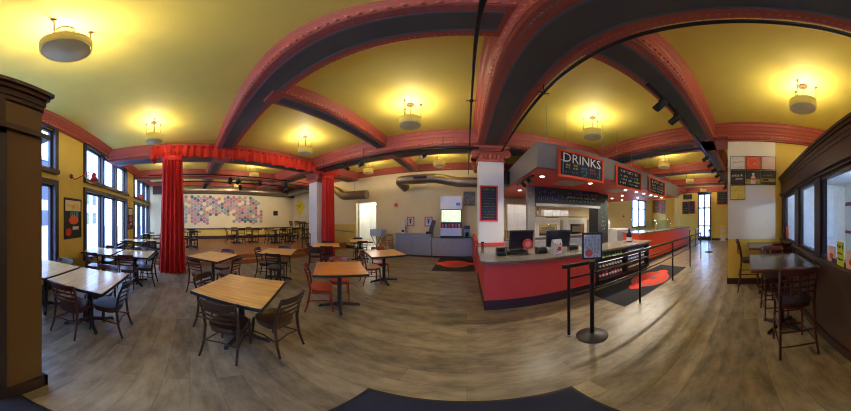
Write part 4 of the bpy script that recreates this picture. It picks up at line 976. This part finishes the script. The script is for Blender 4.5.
def stanchion(x,y,lab,signed):
    t=thing('stanchion',lab,'stanchion',(x,y,0)); MB().lathe([(.185,0),(.19,.012),(.18,.022),(.06,.045),(.03,.055)],40).obj('base',mat('dark_cast_base',(60,54,52),.45),t)
    MB().tube([(0,0,.04),(0,0,1.08)],.026,16).obj('post',M_blackmet,t); MB().tube([(0,0,1.0),(0,0,1.1)],.035,16).obj('belt_head',M_black,t)
    if signed:
        a=-.55; R_=Matrix.Rotation(-.45,3,'Z')
        o=MB().box(-.12,.12,-.012,.012,1.12,1.44).obj('sign_frame',M_black,t,bevel=.004); o.rotation_euler=(0,0,a)
        f=MB().box(-.098,.098,-.014,-.012,1.145,1.415).obj('sign_sheet',M_paper,t); f.rotation_euler=(0,0,a)
        d=MB().tube([(-.04,-.0175,1.2),(-.04,-.0145,1.2)],.045,20).obj('printed_disc',mat('pink_red_print',(220,90,90),.5),t); d.rotation_euler=(0,0,a)
        mb=MB(); scribble(mb,-.09,.08,1.385,.03,-.0155,.006); 
        for k in range(3): scribble(mb,-.092,.092,1.345-k*.045,.055,-.0155,.022)
        scribble(mb,.01,.09,1.21,.05,-.0155,.016); scribble(mb,.01,.09,1.165,.05,-.0155,.016)
        w=mb.obj('printed_lettering',M_black,t); w.rotation_euler=(0,0,a)
    return t
stanchion(1.34,1.56,'black stanchion holding a framed flyer at the railing end',True); stanchion(8.23,1.66,'black stanchion on the floor beyond the railing',False)
# far end: literature rack and coin machine
t=thing('magazine_rack','pale wire magazine rack by the far yellow wall','rack',(11.4,1.35,0),-PI/2)
for sx in(-.2,.2): MB().tube([(sx,-.12,0),(sx,.12,1.2)],.012,6).obj('upright',M_paper,t)
for k in range(4): MB().box(-.2,.2,-.14+.05*k,.0+.05*k,.15+.28*k,.2+.28*k).obj('tray',M_paper,t); MB().box(-.15,.15,-.1+.05*k,-.08+.05*k,.2+.28*k,.38+.28*k).obj('magazine',M_sign if k%2 else M_paper,t)
t=thing('vending_machine','small candy machine with a red base by the corridor corner','vending machine',(10.6,.75,0),-PI/2)
MB().box(-.2,.2,-.2,.2,0,.5).obj('base',mat('red_machine',(200,40,40),.4),t); MB().box(-.2,.2,-.15,.15,.5,1.4).obj('cabinet',M_dkwood,t,bevel=.03); MB().box(-.14,.14,-.17,-.15,.8,1.3).obj('display_window',M_tan,t); MB().box(-.17,.17,-.13,.13,1.4,1.7).obj('top_sign',M_black,t)
# ------------------------------------------------------------------ drink station
YF=7.0
def cabinet(x0,x1,z,lab):
    t=thing('base_cabinet',lab,'cabinet'); MB().box(x0,x1,YF+.02,YN-.02,.08,z-.04).obj('cabinet_body',M_cab,t); MB().box(x0+.02,x1-.02,YF+.06,YN-.04,0,.08).obj('plinth',M_base,t)
    MB().box(x0-.01,x1+.01,YF-.02,YN-.01,z-.04,z).obj('countertop',M_steel,t,bevel=.004); xm=(x0+x1)/2
    for a,b in((x0+.01,xm-.005),(xm+.005,x1-.01)): 
        d=MB().box(a,b,YF,YF+.02,.09,z-.05).obj('door',M_cab,t); hx=b-.05 if a<xm-.1 else a+.05; MB().tube([(hx,YF-.02,z-.2),(hx,YF-.02,z-.1)],.006,6).obj('handle',M_steel,d)
    return t
cabinet(-3.0,-1.44,.97,'taller blue-grey two-door cabinet below the red-framed notices'); cabinet(-1.42,.22,.82,'lower blue-grey two-door cabinet under the drink machine')
t=thing('drink_dispenser','tall stainless ice and soda dispenser with lit green panel','drink dispenser',(-.63,7.2,.82))
MB().box(-.42,.42,-.2,.27,.1,.42).obj('machine_body',M_steel2,t,bevel=.01); MB().box(-.43,.43,-.25,.27,.0,.1).obj('drip_tray',M_black,t)
MB().box(-.42,.42,-.24,.27,.42,.62).obj('valve_panel',M_black,t)
for i in range(6): MB().box(-.36+i*.13,-.29+i*.13,-.3,-.24,.44,.58).obj('dispensing_valve',M_steel if i%2 else M_logo,t)
MB().box(-.42,.42,-.18,.27,.62,1.16).obj('panel_housing',M_black,t); MB().box(-.39,.39,-.19,-.18,.65,1.13).obj('lit_panel',M_lit,t)
MB().box(-.43,.43,-.24,.27,1.16,1.68).obj('ice_maker',M_steel2,t,bevel=.01); MB().box(.2,.36,-.245,-.24,1.3,1.42).obj('badge',mat('blue_badge',(60,90,190),.4),t)
t=thing('coffee_brewer','black coffee brewer beside the drink dispenser','coffee maker',(.0,7.2,.82)); MB().box(-.12,.12,-.14,.14,0,.05).obj('base',M_black,t); MB().box(-.12,.12,0,.14,.05,.5).obj('tower',M_steel,t); MB().box(-.12,.12,-.14,.02,.36,.5).obj('brew_head',M_black,t); MB().lathe([(.05,.05),(.075,.1),(.07,.2),(.04,.25)],16,(0,-.06,0)).obj('carafe',M_screen,t)
t=thing('cup_dispenser','white cup dispenser at the end of the taller cabinet','dispenser',(-2.72,7.25,.97)); MB().box(-.1,.1,-.1,.1,0,.34).obj('housing',M_paper,t,bevel=.01); MB().lathe([(.05,.34),(.045,.55),(.04,.58)],16).obj('cup_stack',M_paper,t); MB().box(-.06,.06,-.105,-.1,.05,.15).obj('slot',M_black,t)
t=thing('napkin_bin','brown tilted straw and napkin dispenser on the taller cabinet','dispenser',(-1.55,7.2,.97)); MB().box(-.13,.13,-.12,.12,0,.1).obj('base',M_black,t); MB().box(-.06,.1,-.06,.06,.08,.6,Matrix.Rotation(.3,3,'Y')).obj('tilted_rack',M_brown,t)
# high chair, folding tray stand
t=thing('tray_stand','white bus tray on a black folding stand by the hall opening','tray stand',(-3.72,6.75,0)); MB().box(-.3,.3,-.2,.2,.86,.9).box(-.3,.3,-.2,-.17,.9,1.14).box(-.3,.3,.17,.2,.9,1.14).box(-.3,-.27,-.2,.2,.9,1.14).box(.27,.3,-.2,.2,.9,1.14).obj('tray',mat('pale_blue_tub',(176,190,214),.4),t)
for s_ in(-1,1):
    MB().tube([(-.24*s_,-.18,0),(.24*s_,-.18,.86)],.012,6).obj('leg',M_blackmet,t); MB().tube([(-.24*s_,.18,0),(.24*s_,.18,.86)],.012,6).obj('leg',M_blackmet,t)
t=thing('high_chair','light wooden high chair beside the grey cabinets','high chair',(-3.28,6.75,0))
Mh=mat('light_oak',(196,140,90),.4,0,.1,10)
for sx in(-1,1):
    for sy in(-1,1): MB().bar((sx*.22,sy*.22,0),(sx*.15,sy*.15,.95 if sy>0 else .7),.03,.03).obj('leg',Mh,t)
MB().box(-.16,.16,-.15,.15,.48,.5).obj('seat',Mh,t)
mb=MB()
for z in(.2,.6,.7): mb.bar((-.2,-.19,z),(.2,-.19,z),.02,.04).bar((-.19,-.2,z),(-.19,.2,z),.02,.04).bar((.19,-.2,z),(.19,.2,z),.02,.04)
mb.bar((-.18,.16,.9),(.18,.16,.9),.02,.1); mb.obj('rail',Mh,t)
# ------------------------------------------------------------------ stair rail at the stage, ramp handrail
t=thing('stair_railing','black three-bar stair railing stepping down beside the north column','railing')
A=(-6.25,4.62,.3);B=(-5.55,4.5,0)
for p,h_ in((A,.98),(B,1.0)): MB().tube([p,(p[0],p[1],p[2]+h_)],.018,8).obj('post',M_blackmet,t)
for dz in(.98,.78,.55): MB().tube([(A[0]-.1,A[1],A[2]+dz),(A[0],A[1],A[2]+dz),(B[0],B[1],B[2]+dz),(B[0],B[1],B[2]+dz-.08)],.015,8).obj('rail',M_blackmet,t)
t=thing('wall_handrail','grey handrail on the yellow wainscot by the hall opening','handrail'); MB().tube([(-7.0,YN-.1,.98),(-5.6,YN-.1,.9)],.022,8).obj('rail',mat('grey_handrail',(140,130,120),.4),t)
for x in(-6.8,-5.8): MB().tube([(x,YN-.1,.96-.05*(x+6.8)),(x,YN-.02,.93-.05*(x+6.8))],.012,6).obj('bracket',M_steel,t)
# ------------------------------------------------------------------ notices on the vestibule glass
t=thing('window_sticker','small orange notice taped inside the farthest vestibule window','notice',(3.72,VY+.02,1.32),PI); MB().box(-.1,.1,0,.004,-.13,.13).obj('sheet',Mo,t); mb=MB(); scribble(mb,-.08,.08,.08,.03,-.001,.006); mb.obj('printed_lettering',M_cw,t)
t=thing('window_flyer','bright yellow flyer leaning in the nearest vestibule window','flyer',(1.50,VY+.04,1.12),PI-.1); MB().box(-.08,.08,0,.004,0,.25).obj('sheet',mat('acid_yellow_paper',(225,232,50),.5),t)
mb=MB(); scribble(mb,-.065,.065,.2,.05,-.001,.01); scribble(mb,-.06,.06,.13,.025,-.001,.005); scribble(mb,-.06,.06,.07,.025,-.001,.005); mb.obj('printed_lettering',M_black,t)
for x,w in((1.70,'beside the yellow flyer, towards the poster wall'),(1.32,'beside the yellow flyer, towards the door')):
    t=thing('window_flyer','small pink and cream flyer '+w,'flyer',(x,VY+.03,1.12),PI+.1); MB().box(-.08,.08,0,.004,0,.18).obj('sheet',Mp,t); mb=MB().use(Mo); mb.tube([(0,-.002,.07),(0,0,.07)],.035,12); mb.obj('printed_disc',parent=t)
t=thing('ceiling_light','round flush light on the vestibule ceiling','lamp',(2.1,-1.9,2.5)); MB().lathe([(.14,0),(.15,-.02),(.1,-.06),(0,-.07)],24).obj('diffuser',M_bulb,t); MB().lathe([(.16,0),(.16,-.015)],24).obj('trim_ring',M_steel,t)
plight(2.1,-1.9,2.38,25,.1,(.95,.97,1))
# hall light and stage wall washers (the place's own lamps)
t=thing('ceiling_light','round flush light on the ceiling of the lit hall','lamp',(-4.85,8.3,2.42)); MB().lathe([(.14,0),(.15,-.02),(.1,-.06),(0,-.07)],24).obj('diffuser',M_bulb,t); MB().lathe([(.16,0),(.16,-.015)],24).obj('trim_ring',M_steel,t)
plight(-4.85,8.3,2.3,7,.1,(1,.97,.9))
for y in(.7,2.4,4.9): plight(-8.35,y,3.12,40,.05,(1,.85,.7),'SPOT',1.5,(XW,y,2.2))
for x in(4.7,6.0,7.7,2.5): plight(x+.1,1.0,3.25,14,.04,(1,.88,.7),'SPOT',1.6,(x+.6,3.3,1))
for x in(-3.5,-1.1): plight(x,4.4,3.25,9,.04,(1,.88,.7),'SPOT',1.6,(x,6.9,1.6))
# ------------------------------------------------------------------ daylight
w=bpy.data.worlds.new('sky'); sc.world=w; w.use_nodes=True; nt=w.node_tree; bg=nt.nodes['Background']
tc=nt.nodes.new('ShaderNodeTexCoord'); sp=nt.nodes.new('ShaderNodeSeparateXYZ'); rp=nt.nodes.new('ShaderNodeValToRGB')
rp.color_ramp.elements[0].color=(.5,.64,1,1); rp.color_ramp.elements[1].color=(.25,.42,1,1)
nt.links.new(tc.outputs['Generated'],sp.inputs[0]); nt.links.new(sp.outputs[2],rp.inputs[0]); nt.links.new(rp.outputs[0],bg.inputs[0]); bg.inputs[1].default_value=5
# ------------------------------------------------------------------ camera: spherical panorama at eye height
cam=bpy.data.cameras.new('camera'); co=bpy.data.objects.new('camera',cam); C.objects.link(co); sc.camera=co
cam.type='PANO'; cam.panorama_type='EQUIRECTANGULAR' if hasattr(cam,'panorama_type') else None
F=176.35; NX=467.0; HY=218.8
az=(425.5-NX)/F; half=425.5/F
vals=dict(latitude_min=-(411-HY)/F,latitude_max=HY/F,longitude_min=-half,longitude_max=half)
for tgt in((cam,) if hasattr(cam,'latitude_min') else (cam.cycles,)):
    if hasattr(tgt,'panorama_type'): tgt.panorama_type='EQUIRECTANGULAR'
    for k_,v_ in vals.items(): setattr(tgt,k_,v_)
co.location=(0,0,1.6); co.rotation_euler=(PI/2,0,-az); cam.clip_start=.02; cam.clip_end=200
sc.view_settings.view_transform='Standard'; sc.view_settings.look='None'; sc.view_settings.gamma=1; sc.view_settings.exposure=1.5; sc.view_settings.use_curve_mapping=False
sc.cycles.pixel_filter_type='BLACKMAN_HARRIS'; sc.cycles.filter_width=1.1; sc.cycles.max_bounces=8; sc.cycles.diffuse_bounces=5; sc.cycles.sample_clamp_indirect=6; sc.cycles.use_denoising=True; sc.cycles.use_fast_gi=False
